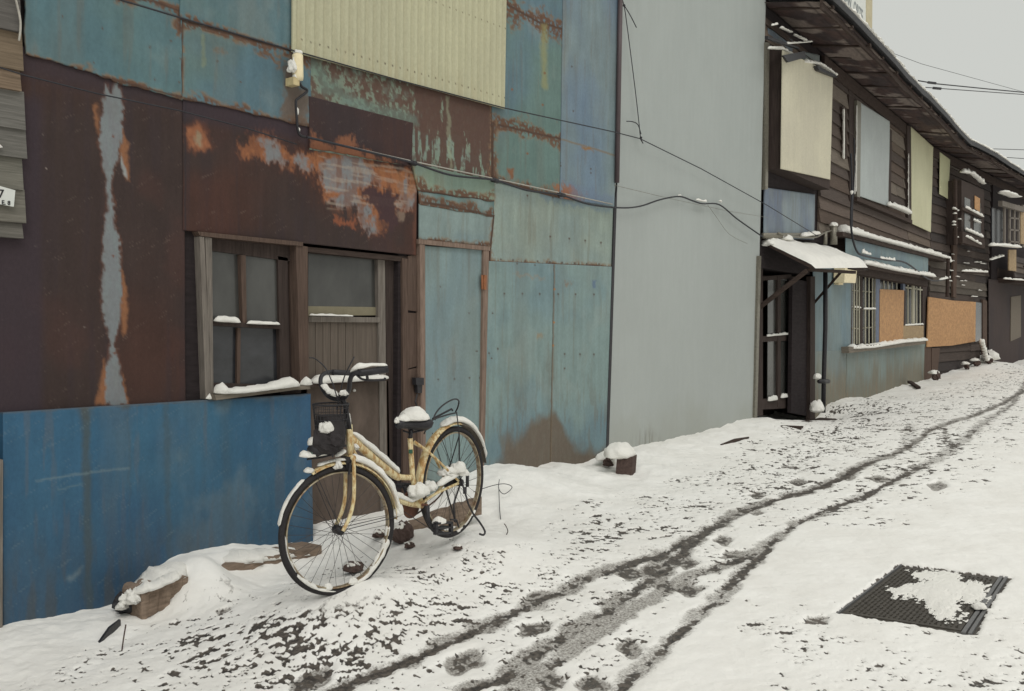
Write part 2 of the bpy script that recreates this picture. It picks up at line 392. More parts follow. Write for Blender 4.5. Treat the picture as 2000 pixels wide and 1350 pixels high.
def pA(g):
    g.base((84,114,118),(76,110,122),(1.2,1.6),2)
    g.rustedge([(48,106),(150,137),(250,163),(355,190)],6,3,.42); g.line([(48,0),(49,108)],(96,84,70),2,5,.9,.7)
    g.rustedge([(150,-30),(235,-4),(300,2),(351,22),(352,60)],6,8,.45); g.dots([(122,32),(200,55),(334,80),(293,92),(353,115),(350,160),(184,122),(303,155)],2.2,drip=8)
    g.seam([(236,0),(352,34)])
patch('metal_sheet',W,[Wt(48),Wt(357),(357,193),(49,108)],.030,RES,pA,shed,'teal sheet with ragged rusty lower edge, upper left',jit=.02)
def pB(g):
    g.base((78,110,122),(84,114,118),(1,2),5); g.rustedge([(352,36),(440,60),(566,97)],5,6,.45)
patch('metal_sheet',W,[Wt(352),Wt(570),(570,98),(352,36)],.038,RES,pB,shed,'blue teal sheet left of the cream corrugated panel',jit=.008)
def pB2(g):
    g.base((84,114,118),(76,108,124),(1,2),9)
    g.rustedge([(352,40),(470,72),(606,110)],12,6,.42); g.rustedge([(355,190),(430,212),(545,233),(607,246)],7,12,.42); g.rustedge([(356,40),(355,190)],1.5,3)
    g.blob([(562,128),(575,110),(592,168),(600,178),(596,240),(545,240),(556,190)],(92,78,68),6,12,.9,.85)
    g.line([(398,70),(398,130)],(112,118,92),4,4,.5,.45); g.dots([(353,115),(425,120),(470,160)],2.2)
patch('metal_sheet',W,[(355,36),(607,106),(607,248),(355,191)],.031,RES,pB2,shed,'teal sheet behind the wall lamp',jit=.015)
def pC(g):
    g.base((104,120,106),(98,120,116),(2,2),4)
    g.mix(.9*sstep(.44,.52,fbm(g.s*6,g.z*7,6,41)+.28*sstep(95,20,np.abs(g.py-(150+(g.px-610)*.26)))-.16),(84,66,58),.95)
    g.blob([(610,110),(985,218),(962,262),(940,262),(820,250),(770,205),(700,190),(640,175)],(84,66,58),8,26,.95,.62)
    n=fbm(g.s*24,g.z*3.2,5,17)
    g.mix(.75*sstep(.5,.6,fbm(g.s*34,g.z*30,5,46))*sstep(.3,.5,fbm(g.s*5,g.z*6,4,48)),(112,126,112),.6)
    top=238+(g.px-830)*.2; g.mix(.95*(g.px>810)*sstep(.46,.54,n+.30-.0026*(g.py-top)-.22*sstep(.5,.62,fbm(g.s*30,g.z*5,4,47))),(78,60,54),.95)
    g.mix(.6*sstep(.56,.62,fbm(g.s*40,g.z*40,4,44)),(80,62,54),.9)
    g.line([(605,120),(640,170),(700,205),(805,235)],(92,122,118),12,10,.3,.5,8)
    g.rustedge([(962,205),(961,348)],2,19,.45); g.line([(874,190),(880,330)],(132,138,116),3,4,.5,.4)
patch('metal_sheet',W,[(604,96),(968,196),(965,352),(604,292)],.026,RES,pC,shed,'green sheet heavily stained with dark rust under the corrugated panel')
def pC2(g):
    g.base((104,122,112),(112,126,110),(3,3),14); g.rustedge([(822,372),(880,382),(965,393)],9,21,.38); g.line([(805,318),(812,372)],(128,110,80),4,4,.7,.5)
patch('metal_sheet',W,[(804,318),(966,354),(965,394),(818,374)],.035,RES,pC2,shed,None,jit=.012)
def pC3(g):
    g.base((112,136,140),TEAL,(3,3),15); g.rustedge([(828,396),(870,402),(965,422)],8,24,.4)
patch('metal_sheet',W,[(818,370),(965,390),(965,424),(820,400)],.030,RES,pC3,shed,None,jit=.01)
def pC4(g):
    g.base(TEALL,(108,134,142),(2,3),16); g.rustedge([(820,468),(957,482)],3,27,.42); g.rustedge([(965,420),(958,480)],1.5,29)
    g.dots([(965,430),(850,466),(880,470),(905,474),(930,478)],2)
patch('metal_sheet',W,[(819,398),(966,420),(960,484),(819,470)],.026,RES,pC4,shed,'small pale sheet above the narrow door')
def pD(g):
    g.base((88,118,118),(84,114,130),(1.5,1.2),18)
    g.rustedge([(986,6),(1010,20),(1050,42),(1096,56)],12,31,.36); g.rustedge([(964,242),(1000,250),(1050,262),(1094,271)],9,33,.38)
    g.blob([(1075,362),(1100,362),(1130,385),(1122,395),(1096,398)],(132,88,60),5,14,.9,.85)
    g.line([(1063,52),(1064,170)],(128,124,80),5,4,.5,.6,6); g.rustedge([(962,345),(1000,360),(1096,386)],5,36,.42); g.rustedge([(963,240),(962,352)],3,39,.4)
    g.dots([(1000,175),(1030,300),(1000,335),(1060,205),(998,340),(1064,143)],2.6,(110,80,60)); g.blob([(992,330),(1004,330),(1000,352),(992,350)],(110,78,58),3,6)
patch('metal_sheet',W,[Wt(955),Wt(1097),(1096,388),(961,354)],.028,RES,pD,shed,'teal sheet with two rusty seams right of the corrugated panel')
def pE(g):
    g.base((106,130,140),(96,122,144),(1.4,.8),20); g.mix(.45*sstep(.5,.65,fbm(g.s*1.6,g.z*.9,4,77)),(90,116,142))
    g.seam([(1096,272),(1165,292),(1200,304)],1.6,(110,96,78)); g.blob([(1135,286),(1150,288),(1160,295),(1140,293)],(122,94,66),2,5)
    g.blob([(1093,366),(1102,362),(1140,382),(1132,394),(1097,396)],(128,84,58),4,16,.9,.9)
    g.blob([(1100,352),(1200,385),(1200,400),(1120,392)],(96,118,144),8,10,.2,.6); g.dots([(1117,130),(1095,324),(1154,330),(1154,338),(1120,217),(1094,318)],1.8)
patch('metal_sheet',W,[Wt(1096),Wt(1205),(1200,404),(1094,387)],.034,RES,pE,shed,'pale blue sheet beside the brown downpipe')
def pG(g):
    g.base(TEALL,(126,146,142),(1.5,1.8),22); g.blob([(1055,372),(1195,408),(1195,414),(1060,392)],(98,124,140),5,10,.2,.75)
    g.rustedge([(955,511),(1084,517),(1195,522)],2.5,41,.42); g.rustedge([(963,352),(956,510)],2,44)
    g.dots([(1030,382),(1080,385),(1075,462),(1112,466),(1143,470),(1174,474)],2.2,drip=14); g.dots([(978+i*24,507+i*1.2) for i in range(9)],2.2)
patch('metal_sheet',W,[(962,354),(1200,403),(1195,524),(955,512)],.022,RES,pG,shed,'pale teal sheet right of the narrow door, above its seam')
def pH(g):
    g.base((112,140,144),(102,132,142),(1.2,1.6),25); g.mix(.6*sstep(.75,.35,g.z)*sstep(.4,.6,fbm(g.s*2,g.z*2,3,5)),(84,116,134))
    z0=.12; n=fbm(g.s*2.2,g.z*2.0,5,52); g.mix(.9*sstep(.42,.62,n*.7+.62-1.15*(g.z-.1)-.35*np.abs(g.px-1080)/100),(92,80,68),.85)
    g.mix(.45*sstep(.55,.7,fbm(g.s*30,g.z*6,4,61))*sstep(1.4,.2,g.z),(96,92,82),.6)
    for yy,xs in ((573,(950,985,1020,1054,1090,1124,1160)),(690,(955,1103,1133,1160)),(681,(972,)),(718,(1103,)),):
        g.dots([(x,yy+(x-950)*.01) for x in xs],2,drip=12)
    g.blob([(1046,650),(1060,652),(1058,665),(1048,660)],(128,112,88),4,8,.5,.7); g.blob([(1008,535),(1060,540),(1060,546),(1010,542)],(132,110,90),3,10,.6,.4)
    g.blob([(1156,548),(1164,548),(1163,562),(1157,562)],(84,110,140),2,3,.3,.8); g.blob([(1100,548),(1118,552),(1112,560),(1100,556)],(116,94,76),3,9,.6,.6)
    g.seam([(1083,518),(1079,720),(1075,905)],1.4,(96,84,70)); g.dots([(1083,565),(1082,630),(1080,675)],2.4,(140,98,62)); g.dots([(1010,515),(1045,518),(960,700),(962,612)],1.8)
patch('metal_sheet',W,[(955,510),(1084,516),(1076,962),(942,975)],.027,RES,pH,shed,'tall pale teal sheet just right of the narrow door, brown with grime at its foot')
patch('metal_sheet',W,[(1082,516),(1195,521),(1184,932),(1074,955)],.031,RES,pH,shed,'tall pale teal sheet next to the grey wall, brown with grime at its foot')
# rusted sheets
RU=(61,43,38); RU2=(53,43,41)
def streaks(g): 
    g.mix(.35*sstep(.5,.75,fbm(g.s*30,g.z*1.3,4,71)),(50,42,46)); g.mix(.25*sstep(.55,.75,fbm(g.s*3,g.z*2.2,4,73)),(74,48,42))
    n=fbm(g.s*8+g.z*7,g.s*60-g.z*110,2,75); g.mix(.22*sstep(.8,.9,n),(110,96,88))
ST=[(205,165),(212,182),(219,184),(232,150),(237,190),(240,245),(236,290),(226,325),(219,350),(216,400),(228,460),(236,520),(237,600),(232,640),(224,664),(222,674),(231,712),(240,760),(246,790),(200,793),(207,740),(216,690),(214,668),(204,632),(199,575),(199,510),(206,440),(210,380),(205,345),(197,290),(196,235),(200,195)]
def pJ1(g):
    g.base(RU,RU2,(1.2,1),30,.85,.05); streaks(g); g.mix(.75*sstep(95,70,g.px)*sstep(170,210,g.py),(52,44,50)); g.mix(.8*sstep(22,-22,g.py-(150+(g.px-50)*.2)),(52,44,48))
    g.blob(ST,(122,76,54),8,9,.9,.7,mot=.4)
    for P in ([(184,205),(190,200),(193,262),(185,240)],[(240,250),(250,290),(255,355),(246,350),(236,300)],[(238,525),(248,560),(250,645),(240,660),(236,600)],[(205,700),(212,735),(203,792),(186,793)],[(240,730),(250,792),(243,792)]):
        g.blob(P,(128,88,62),4,6,.9,.8)
    g.blob(ST,(110,128,136),3,8,.35,.93,mot=.15); 
    d=sdpoly(g.px+g.wx*6,g.py+g.wy*6,ST); g.mix(.45*sstep(-2,-6,d)*sstep(.45,.6,fbm(g.s*25,g.z*8,4,81)),(106,114,122),.35)
    g.blob([(238,300),(247,330),(249,350),(242,340),(236,315)],(126,130,130),2,4,.4,.9); g.dots([(221,267),(221,500),(224,690)],3,(96,60,46))
    g.dots([(166,640),(85,262),(90,330),(70,480)],1.6,(120,110,104)); g.seam([(358,190),(360,450)],1.6,(44,38,44))
patch('metal_sheet',W,[(-60,62),(360,178),(362,792),(-60,812)],.016,RES,pJ1,shed,'dark rusted sheet with a long pale bare streak, left of the window',dent=.006)
B1=[(474,282),(500,262),(528,258),(545,288),(590,298),(612,305),(650,285),(668,292),(688,262),(702,295),(740,325),(812,338),(812,406),(778,404),(765,372),(710,362),(735,395),(748,432),(745,458),(728,452),(706,415),(700,388),(672,402),(640,396),(632,372),(622,342),(580,322),(520,315),(480,304)]
def pJ2(g):
    g.base(RU,RU2,(1.5,1.5),34,.85,.05); streaks(g)
    g.blob([(360,240),(405,236),(416,290),(360,292)],(96,60,46),10,12,.9,.6); g.blob([(365,252),(388,242),(400,258),(410,285),(402,292),(368,284)],(138,90,64),5,9,.9,.85,mot=.4); g.blob([(382,262),(392,262),(392,284),(380,282)],(126,120,100),4,8,.5,.7)
    g.blob(B1,(104,64,48),16,22,.9,.85,mot=.3); g.blob(B1,(134,88,60),7,20,.9,.85,mot=.5); 
    for P in ([(505,272),(532,268),(548,300),(556,318),(520,316),(515,290)],[(575,305),(590,300),(604,330),(580,325)],[(632,312),(700,292),(712,310),(738,360),(700,362),(690,376),(640,372),(620,335)],[(778,372),(796,345),(812,390),(812,405),(782,404)],[(640,392),(690,366),(716,405),(738,455),(722,452),(700,400),(660,402)]):
        g.blob(P,(106,124,134),6,14,.35,.85,mot=.35)
    g.mix(.55*sstep(.52,.62,fbm(g.s*18,g.z*7,5,95))*sstep(6,-10,sdpoly(g.px,g.py,[(610,285),(812,320),(812,410),(745,460),(640,408)])),(96,64,50),.85)
    d=sdpoly(g.px,g.py,[(620,290),(812,330),(812,408),(640,408)]); g.mix(.35*sstep(4,-4,d)*sstep(.5,.62,fbm(g.s*4,g.z*55,4,91)),(152,140,126),.5)
    g.mix(.5*sstep(4,-8,sdpoly(g.px,g.py,[(735,325),(812,338),(812,395),(745,370)]))*sstep(.48,.6,fbm(g.s*26,g.z*4,4,93)),(134,92,62),.8)
    g.blob([(705,368),(730,368),(775,385),(776,420),(770,455),(745,430),(720,400)],(60,44,46),4,12,.9,.95)
    g.blob([(652,425),(700,432),(700,446),(660,440)],(132,78,54),5,14,.9,.7); g.blob([(776,408),(790,412),(788,436),(778,432)],(112,96,84),3,6,.6,.8)
    g.blob([(605,190),(806,240),(803,322),(740,310),(712,300),(690,262),(660,282),(606,300)],(52,43,44),3,8,.9,.95); g.mix(.8*sstep(16,-16,g.py-(238+(g.px-400)*.2)),(52,44,50))
    g.dots([(627,254)],3.5,(140,100,66)); g.line([(812,380),(811,498)],(84,56,46),4,3,.9,.8); g.seam([(362,185),(362,452)],1.5,(42,38,42))
patch('metal_sheet',W,[(358,178),(815,300),(813,499),(358,450)],.021,RES,pJ2,shed,'rusted sheet with orange and bare grey patches above the window and doorway',dent=.006)
patch('metal_sheet',W,[(604,188),(807,240),(804,325),(604,288)],.034,RES,lambda g:(g.base((51,42,43),(58,43,41),(2,2),37,.85,.04),streaks(g),g.blob([(606,296),(606,262),(648,286),(686,262),(708,296),(804,334)],(124,82,60),6,14,.9,.8)),shed,'dark brown rusted patch sheet under the stained green sheet',jit=.01)
def pK(g):
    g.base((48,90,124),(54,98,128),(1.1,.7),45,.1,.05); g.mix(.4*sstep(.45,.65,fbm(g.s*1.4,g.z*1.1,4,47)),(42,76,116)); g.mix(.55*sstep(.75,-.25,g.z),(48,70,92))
    for x,w,o in ((166,13,.75),(325,9,.42),(250,3,.25),(440,14,.2)):
        g.mix(o*sstep(w,w*.2,np.abs(g.px-x+g.wx*4-(g.py-800)*.02))*(.55+.45*fbm(g.s*3,g.z*4,3,x)),(66,70,64),.5)
    for x,w,o in((166,30,.5),(245,14,.6),(88,12,.5),(322,10,.5)): g.mix(o*sstep(w,0,np.hypot(g.px-x,(g.py-(806-x*.062))*.8)+g.wx*8),(72,70,62),.6)
    g.line([(70,938),(250,913)],(104,130,140),2,3,.3,.5,2); g.blob([(128,1130),(160,1108),(158,1120),(136,1136)],(100,124,136),5,6,.3,.6); g.line([(112,957),(160,945)],(96,124,134),1.2,2,.3,.4)
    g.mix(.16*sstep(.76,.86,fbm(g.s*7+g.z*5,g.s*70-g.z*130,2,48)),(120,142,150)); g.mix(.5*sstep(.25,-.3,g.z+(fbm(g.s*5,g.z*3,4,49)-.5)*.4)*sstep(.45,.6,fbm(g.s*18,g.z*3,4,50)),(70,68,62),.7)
    g.line([(5,806),(608,769)],(74,80,84),2.5,3,.6,.7)
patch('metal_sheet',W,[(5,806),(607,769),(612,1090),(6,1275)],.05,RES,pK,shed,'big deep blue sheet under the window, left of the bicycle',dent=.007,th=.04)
# cream corrugated panel
def pCor(g):
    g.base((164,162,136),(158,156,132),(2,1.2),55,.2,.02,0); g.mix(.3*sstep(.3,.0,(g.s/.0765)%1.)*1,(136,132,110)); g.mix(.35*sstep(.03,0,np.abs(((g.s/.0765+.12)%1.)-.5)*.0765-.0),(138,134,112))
    zb=3.18
    for i in range(40):
        s_=4.33+i*.0765
        g.mix(sstep(.009,.005,np.hypot(g.s-s_,g.z-zb-.075)),(88,82,70),.8)
        g.mix(sstep(.009,.005,np.hypot(g.s-s_,g.z-3.83)),(98,90,74),.8)
    g.mix(.3*sstep(.5,.62,fbm(g.s*30,g.z*2,4,57))*sstep(3.45,3.2,g.z),(150,140,112))
def corr(S,Z):
    t=(S/.0765)%1.; return .010*np.where(t<.28,np.sin(t/.28*math.pi)*-1,0.)
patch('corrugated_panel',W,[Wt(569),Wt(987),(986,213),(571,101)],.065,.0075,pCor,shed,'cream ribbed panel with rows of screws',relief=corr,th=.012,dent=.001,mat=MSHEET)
b=MB(); b.tube([W.P(*Wt(1207),.06),W.P(1205,357,.06)],.024,10); b.build('downpipe',MPIPE,shed,True)
b=MB(); b.slab(W,[(1200,404),(1206,357),(1189,880),(1184,880)],.036,.03); b.build('edge_strip',MBLACK,shed)
# window
S0=W.hit(392,600)[0]
win=MB().slab(W,[(386,452),(592,473),(592,481),(391,461)],.055,.09).build('window',MBROWNWV,shed,label='two-light wooden sash window with snow on its sill')
b=MB(); b.slab(W,[(390,462),(399,463),(412,776),(402,780)],.05,.1); b.slab(W,[(401,463),(414,465),(417,776),(410,778)],.042,.1); b.build('jamb',MGREYWV,win)
MB().slab(W,[(578,478),(601,482),(603,760),(586,756)],.045,.16).build('post',MBROWNWV,win)
b=MB(); b.slab(W,[(415,466),(578,482),(578,512),(415,490)],-.02,.05); b.slab(W,[(543,500),(562,504),(566,770),(548,770)],-.02,.04); b.slab(W,[(562,484),(580,486),(588,768),(566,770)],-.045,.05); b.slab(W,[(415,627),(549,635),(549,643),(415,636)],.0,.06)
b.slab(W,[(416,748),(548,752),(548,766),(416,764)],-.01,.05); b.build('sash',MDARKWV,win)
MB().slab(W,[(470,498),(480,499),(482,634),(474,633)],-.005,.035).slab(W,[(464,640),(470,641),(469,760),(463,760)],-.03,.02).build('muntin',MBROWNWV,win)
MB().slab(W,[(414,478),(548,492),(548,632),(414,630)],-.04,.008).build('pane',MGLASS,win)
MB().slab(W,[(414,634),(552,640),(552,762),(414,762)],-.055,.008).build('pane',MGLASSB,win)
b=MB(); b.slab(W,[(420,772),(583,754),(583,761),(422,782)],.10,.13); b.slab(W,[(583,754),(606,753),(606,760),(583,762)],.08,.13); b.build('sill',MGREYWH,win)
b=MB()
snowstrip(b,[W.P(419,768,.06),W.P(470,766,.06),W.P(582,752,.06)],.14,.05,prof=[(0,1.5),(.12,.75),(.6,.8),(.85,1.1),(.97,1.3),(1,.5)],rough=.3)
snowstrip(b,[W.P(586,752,.05),W.P(607,750,.05)],.12,.045)
snowstrip(b,[W.P(417,627,.015),W.P(470,630,.015)],.035,.03); snowstrip(b,[W.P(482,632,.015),W.P(547,634,.015)],.035,.025,prof=[(0,1),(.5,.7),(1,.6)])
snowstrip(b,[W.P(402,779,.05),W.P(414,779,.05)],.06,.03)
b.build('snow_cap',MSNOW,win,True)
# sliding door
dr=MB().slab(W,[(600,482),(798,502),(798,512),(600,492)],.0,.12).build('doorway',MDARKWOOD,shed,label='wooden doorway with a half-glazed sliding door behind the bicycle')
b=MB(); b.slab(W,[(738,500),(752,502),(756,1010),(744,1012)],-.05,.035); b.slab(W,[(603,618),(744,620),(744,630),(603,629)],-.045,.04); b.build('door_rail',MGREYWV,dr)
MB().slab(W,[(602,488),(742,500),(742,614),(602,616)],-.085,.008).build('pane',MGLASS,dr)
MB().slab(W,[(602,598),(740,600),(740,616),(602,617)],-.078,.006).build('kick_strip',simple('pale_strip',(112,106,88),.8,.1),dr)
def plank(bm,F,x0,x1,y0,y1,n,off):
    for i in range(n):
        a=x0+(x1-x0)*i/n; c=x0+(x1-x0)*(i+1)/n-1.0
        bm.slab(F,[(a,y0),(c,y0),(c,y1),(a,y1)],off+.003*math.sin(i*4.7),.01)
b=MB(); plank(b,W,602,690,628,752,6,-.065); b.slab(W,[(690,628),(740,630),(741,752),(690,752)],-.07,.01); b.build('door_board',MPANELW,dr)
MB().slab(W,[(604,746),(758,738),(757,744),(604,756)],.02,.09).build('ledge',MDARKWOOD,dr)
MB().slab(W,[(600,752),(758,744),(764,1040),(600,1062)],-.06,.012).build('lower_panel',MPANELB,dr)
b=MB(); b.slab(W,[(753,502),(786,506),(786,1040),(758,1040)],-.06,.04); b.build('jamb_board',MDARKWV,dr)
b=MB(); b.slab(W,[(786,504),(797,506),(797,1030),(788,1030)],.01,.14); b.build('post',MBROWNWV,dr)
b=MB(); snowstrip(b,[W.P(606,748,.0),W.P(680,744,.0),W.P(757,738,.0)],.11,.055,prof=[(0,1),(.4,1.1),(.75,.7),(1,.5)],rough=.3); snowstrip(b,[W.P(604,616,-.02),W.P(690,618,-.02)],.03,.012)
lump(b,W.P(692,764,-.04),.012,.01,.014); b.build('snow_cap',MSNOW,dr,True)
b=MB(); b.slab(W,[(797,500),(825,496),(826,610),(797,606)],.012,.06); b.slab(W,[(797,611),(826,612),(826,712),(797,720)],.009,.06); b.slab(W,[(797,722),(826,716),(828,1010),(798,1012)],.004,.06); b.build('corner_board',MBROWNWV,shed)
# narrow beige door
def pDoor(g):
    g.base((116,143,148),(108,136,146),(1.4,1),65,.12,.05); g.mix(.45*sstep(.75,.3,g.z)*sstep(.35,.6,fbm(g.s*2,g.z*1.5,4,67)),(90,122,140)); g.mix(.5*sstep(.3,.05,g.z),(96,100,96),.6)
    g.dots([(856,741),(888,740),(917,738),(937,738)],1.8,drip=6); g.dots([(916,612),(930,686),(932,686),(860,560)],1.5)
door=patch('narrow_door',W,[(830,480),(946,488),(942,960),(830,985)],.016,RES,pDoor,shed,'narrow pale teal door in a brown frame')
b=MB(); b.slab(W,[(818,467),(957,482),(957,490),(818,476)],.045,.05); b.slab(W,[(820,476),(830,478),(832,985),(823,990)],.04,.05); b.slab(W,[(945,488),(955,489),(945,962),(938,964)],.04,.05)
b.build('door_frame',simple('door_frame_wood',(112,96,86),.8,.35,(60,60,6),.5,.15),door)
b=MB(); b.slab(W,[(941,537),(951,538),(950,566),(941,565)],.05,.008); b.tube([W.P(946,537,.056),W.P(946,566,.056)],.006,8); b.build('hinge',simple('rusty_hinge',(128,84,58),.8,.3),door)
b=MB(); b.slab(W,[(812,738),(828,738),(828,752),(813,752)],.06,.04); b.slab(W,[(815,752),(825,752),(824,768),(816,768)],.05,.03); b.tube([W.P(815,770,.06),W.P(811,785,.07),W.P(817,800,.06)],.006); b.build('latch',MBLACK,door)

# ------------------------------------------------------------------ neighbour on the left: plank house
ph=thing('plank_house','weathered grey plank wall at the left edge of the photo','house',(0,0,-.3))
MB().fbox(W,-5,2.3,-.5,5.4,-4,-.0).build('wall_frame',MDARK,ph)
b=MB(); ys=[-60,-10,62,136,176,250,306,368,432,462]
for i in range(len(ys)-1):
    z1=W.hit(20,ys[i])[1]; z0=W.hit(20,ys[i+1])[1]; xe=(46,41,46,41,50,52,46,50,46)[i]; se=W.hit(xe,(ys[i]+ys[i+1])/2,.06)[0]
    n=26
    for k in range(n):
        pass
    col=alb([(84,80,76),(80,77,74),(98,86,72),(102,88,74),(90,88,84),(86,84,80),(92,90,83),(94,91,84),(86,83,78)][i],1.4)
    b.fbox(W,-5,se,z0-.01,z1-.006,.01,.062+.006*(i%2),tuple(col),tilt=.02)
z_=W.hit(20,462)[1]
b.build('wall_boards',MWOODH,ph)
b=MB(); zz0=z_
for i in range(8):
    z1=z_-.02-i*.2; b.fbox(W,-5,2.36,z1-.2,z1-.006,.0,.012,tuple(alb((52,44,48))),tilt=.01)
b.build('lower_boards',MWOODH,ph)
b=MB(); b.slab(W,[(-30,890),(6,898),(5,1262),(-30,1275)],.075,.06); b.build('corner_post',MGREYWV,ph)
b=MB(); b.tube(smoothpath([W.P(26,-20,.08),W.P(38,30,.08),W.P(40,55,.08),W.P(37,80,.07)]),.006); b.build('conduit',MWIREW,ph,True)
b=MB(); snowstrip(b,[W.P(-8,289,.08),W.P(5,288,.08)],.04,.03); b.build('snow_cap',MSNOW,ph,True)
def textmesh(name,txt,F,x,y,off,h,mat,parent=None,hscale=1,bold=.0):
    c=bpy.data.curves.new(name,'FONT'); c.body=txt; c.size=1; c.extrude=.004; c.offset=bold; o=bpy.data.objects.new(name,c); COL.objects.link(o)
    dg=bpy.context.evaluated_depsgraph_get(); me=bpy.data.meshes.new_from_object(o.evaluated_get(dg)); bpy.data.objects.remove(o)
    a,z=F.hit(x,y,off); l=wloc(parent) if parent else Vector((0,0,0))
    for v in me.vertices:
        p=F.w(a+v.co.x*h*hscale,off+v.co.z*.3,z+v.co.y*h); v.co=Vector(p)-l
    me.materials.clear(); me.materials.append(mat); ob=bpy.data.objects.new(name,me); COL.objects.link(ob); ob.parent=parent; return ob
pl=thing('address_plate','small white plate with black characters nailed to the grey planks','sign',W.P(20,400,.09))
MB().slab(W,[(-26,356),(30,372),(27,404),(-26,394)],.086,.008).build('plate',MPLATE,pl)
textmesh('lettering','7',W,-4,386,.087,.062,MINK,pl,bold=.01); textmesh('lettering','E. 8',W,3,399,.087,.03,MINK,pl,bold=.02)

# ------------------------------------------------------------------ grey wall building
gh=thing('grey_building','tall blank pale grey wall between the tin shed and the wooden house','building',(9.9,0,0))
sg0=8.30; sg1=W.hit(1499,100)[0]
MB().fbox(W,8.36,11.56,-.4,6.6,-6,-.0).build('wall_frame',MPALE,gh)
def pGr(g):
    g.base((144,149,147),(141,146,144),(.7,.7),85,.3,.015,0); g.mix(.35*sstep(-.2,1.3,(3-g.z)/3),(150,152,148)); 
    m=sstep(.5,.62,fbm(g.s*40,g.z*5,4,87))*sstep(38,8,np.hypot((g.px-1262),(g.py-868)*.8)); g.mix(.7*m,(104,104,98),.8)
    g.mix(.10*sstep(.52,.7,fbm(g.s*9,g.z*3,4,88)),(140,143,140)); g.mix(.35*sstep(.45,.0,g.z+(fbm(g.s*6,g.z*3,4,90)-.5)*.5-.15),(128,128,118)); g.mix(.12*sstep(.45,.62,fbm(g.s*1.2,g.z*.8,5,91)),(152,157,154))
patch('wall_sheet',W,[(1207,-420),(1503,-300),(1475,858),(1186,935)],.02,.012,pGr,gh,mat=MSTUC,th=.018,dent=.003)
b=MB(); b.slab(W,[(1497,82),(1503,84),(1500,370),(1495,370)],.05,.06); b.slab(W,[(1482,500),(1487,500),(1479,818),(1474,818)],.05,.05); b.build('corner_trim',MSTEEL,gh)
b=MB(); z1=6.6; b.hexa([W.w(a,o,z) for a,o,z in((8.25,.2,6.6),(11.7,.2,6.6),(11.7,.2,6.68),(8.25,.2,6.68))],[W.w(a,o,z) for a,o,z in((8.25,-6,7.4),(11.7,-6,7.4),(11.7,-6,7.48),(8.25,-6,7.48))]); b.build('roof',MROOF,gh)
#@@F2
# ------------------------------------------------------------------ wooden two-storey house
wh=thing('wooden_house','old two-storey weatherboarded house with boarded windows, deep eaves and a snowy canopy','house',F2.w(5,0,.2))
def siding(mb,F,s0,s1,z0,z1,off,h=.19,seed=0,cols=((84,74,68),(74,65,60),(98,90,82),(80,69,62),(70,62,58),(88,78,70)),k=None,fade=None):
    rr=random.Random(seed); z=z0; i=0
    while z<z1-.02:
        hh=min(h*rr.uniform(.85,1.15),z1-z); s=s0
        while s<s1-.01:
            e=min(s1,s+rr.uniform(3.5,6.5)); c=np.array(alb(rr.choice(cols),k)); 
            j=rr.uniform(-.012,.012)
            mb.fbox(F,s+.004,e,z-.015+j,z+hh+j,off-.02,off+.028+rr.uniform(-.004,.006),tuple(c*rr.uniform(.86,1.14)),tilt=.034); s=e
        z+=hh; i+=1
body=MB(); body.fbox(F2,.02,S2,-.3,5.15,-6.5,-.62); body.fbox(F2,2.55,S2,2.5,5.46,-.62,-.03); body.fbox(F2,.02,2.55,2.1,5.46,-.62,-.03); body.fbox(F2,2.6,S2,-.3,.98,-.62,-.03); body.fbox(F2,2.6,4.5,.9,2.6,-.62,-.03); body.fbox(F2,S2-.1,S2,.9,2.6,-.62,-.03)
body.build('wall_frame',MDARK,wh)
b=MB(); siding(b,F2,2.6,S2,2.72,5.2,.0,.2,3); siding(b,F2,.02,2.6,4.9,5.2,0,.2,5); b.build('weatherboards',MWOODH,wh)
# sheets around the door side
def pS(c1,c2,seed,gr=.8,op=.85):
    def f(g):
        g.base(c1,c2,(1.4,1.2),seed,.2,.05); g.mix(op*sstep(gr,.15,g.z+(fbm(g.s*4,g.z*2,4,seed+3)-.5)*.9),(100,96,84),.7)
        g.mix(.5*sstep(.52,.66,fbm(g.s*20,g.z*2,4,seed+8))*sstep(1.2,.2,g.z),(112,98,80),.7)
    return f
patch('metal_sheet',F2,[(1493,366),(1592,380),(1590,468),(1492,466)],.02,.02,pS((112,132,144),(92,110,132),101,-1,0),wh,'blue grey sheet under the cream bay')
patch('metal_sheet',F2,[(1588,505),(1664,520),(1661,690),(1588,692)],.012,.02,pS((104,128,136),(96,124,138),103,-1,0),wh)
patch('metal_sheet',F2,[(1588,686),(1655,684),(1652,800),(1588,830)],.016,.02,pS((104,124,128),(112,118,112),105),wh)
patch('metal_sheet',F2,[(1654,683),(1732,676),(1730,790),(1652,805)],.020,.02,pS((104,126,128),(108,122,120),107),wh,'grimy blue sheet under the window')
patch('metal_sheet',F2,[(1731,675),(1808,668),(1808,768),(1730,790)],.016,.02,pS((100,122,124),(108,116,110),109,.95),wh)
patch('metal_sheet',F2,[(1500,55),(1548,78),(1548,105),(1500,90)],.012,.02,pS((112,128,136),(92,110,126),111,-1,0),wh)
patch('metal_sheet',F2,[(1568,100),(1601,108),(1600,142),(1568,135)],.03,.02,pS((118,132,136),(112,128,134),112,-1,0),wh)
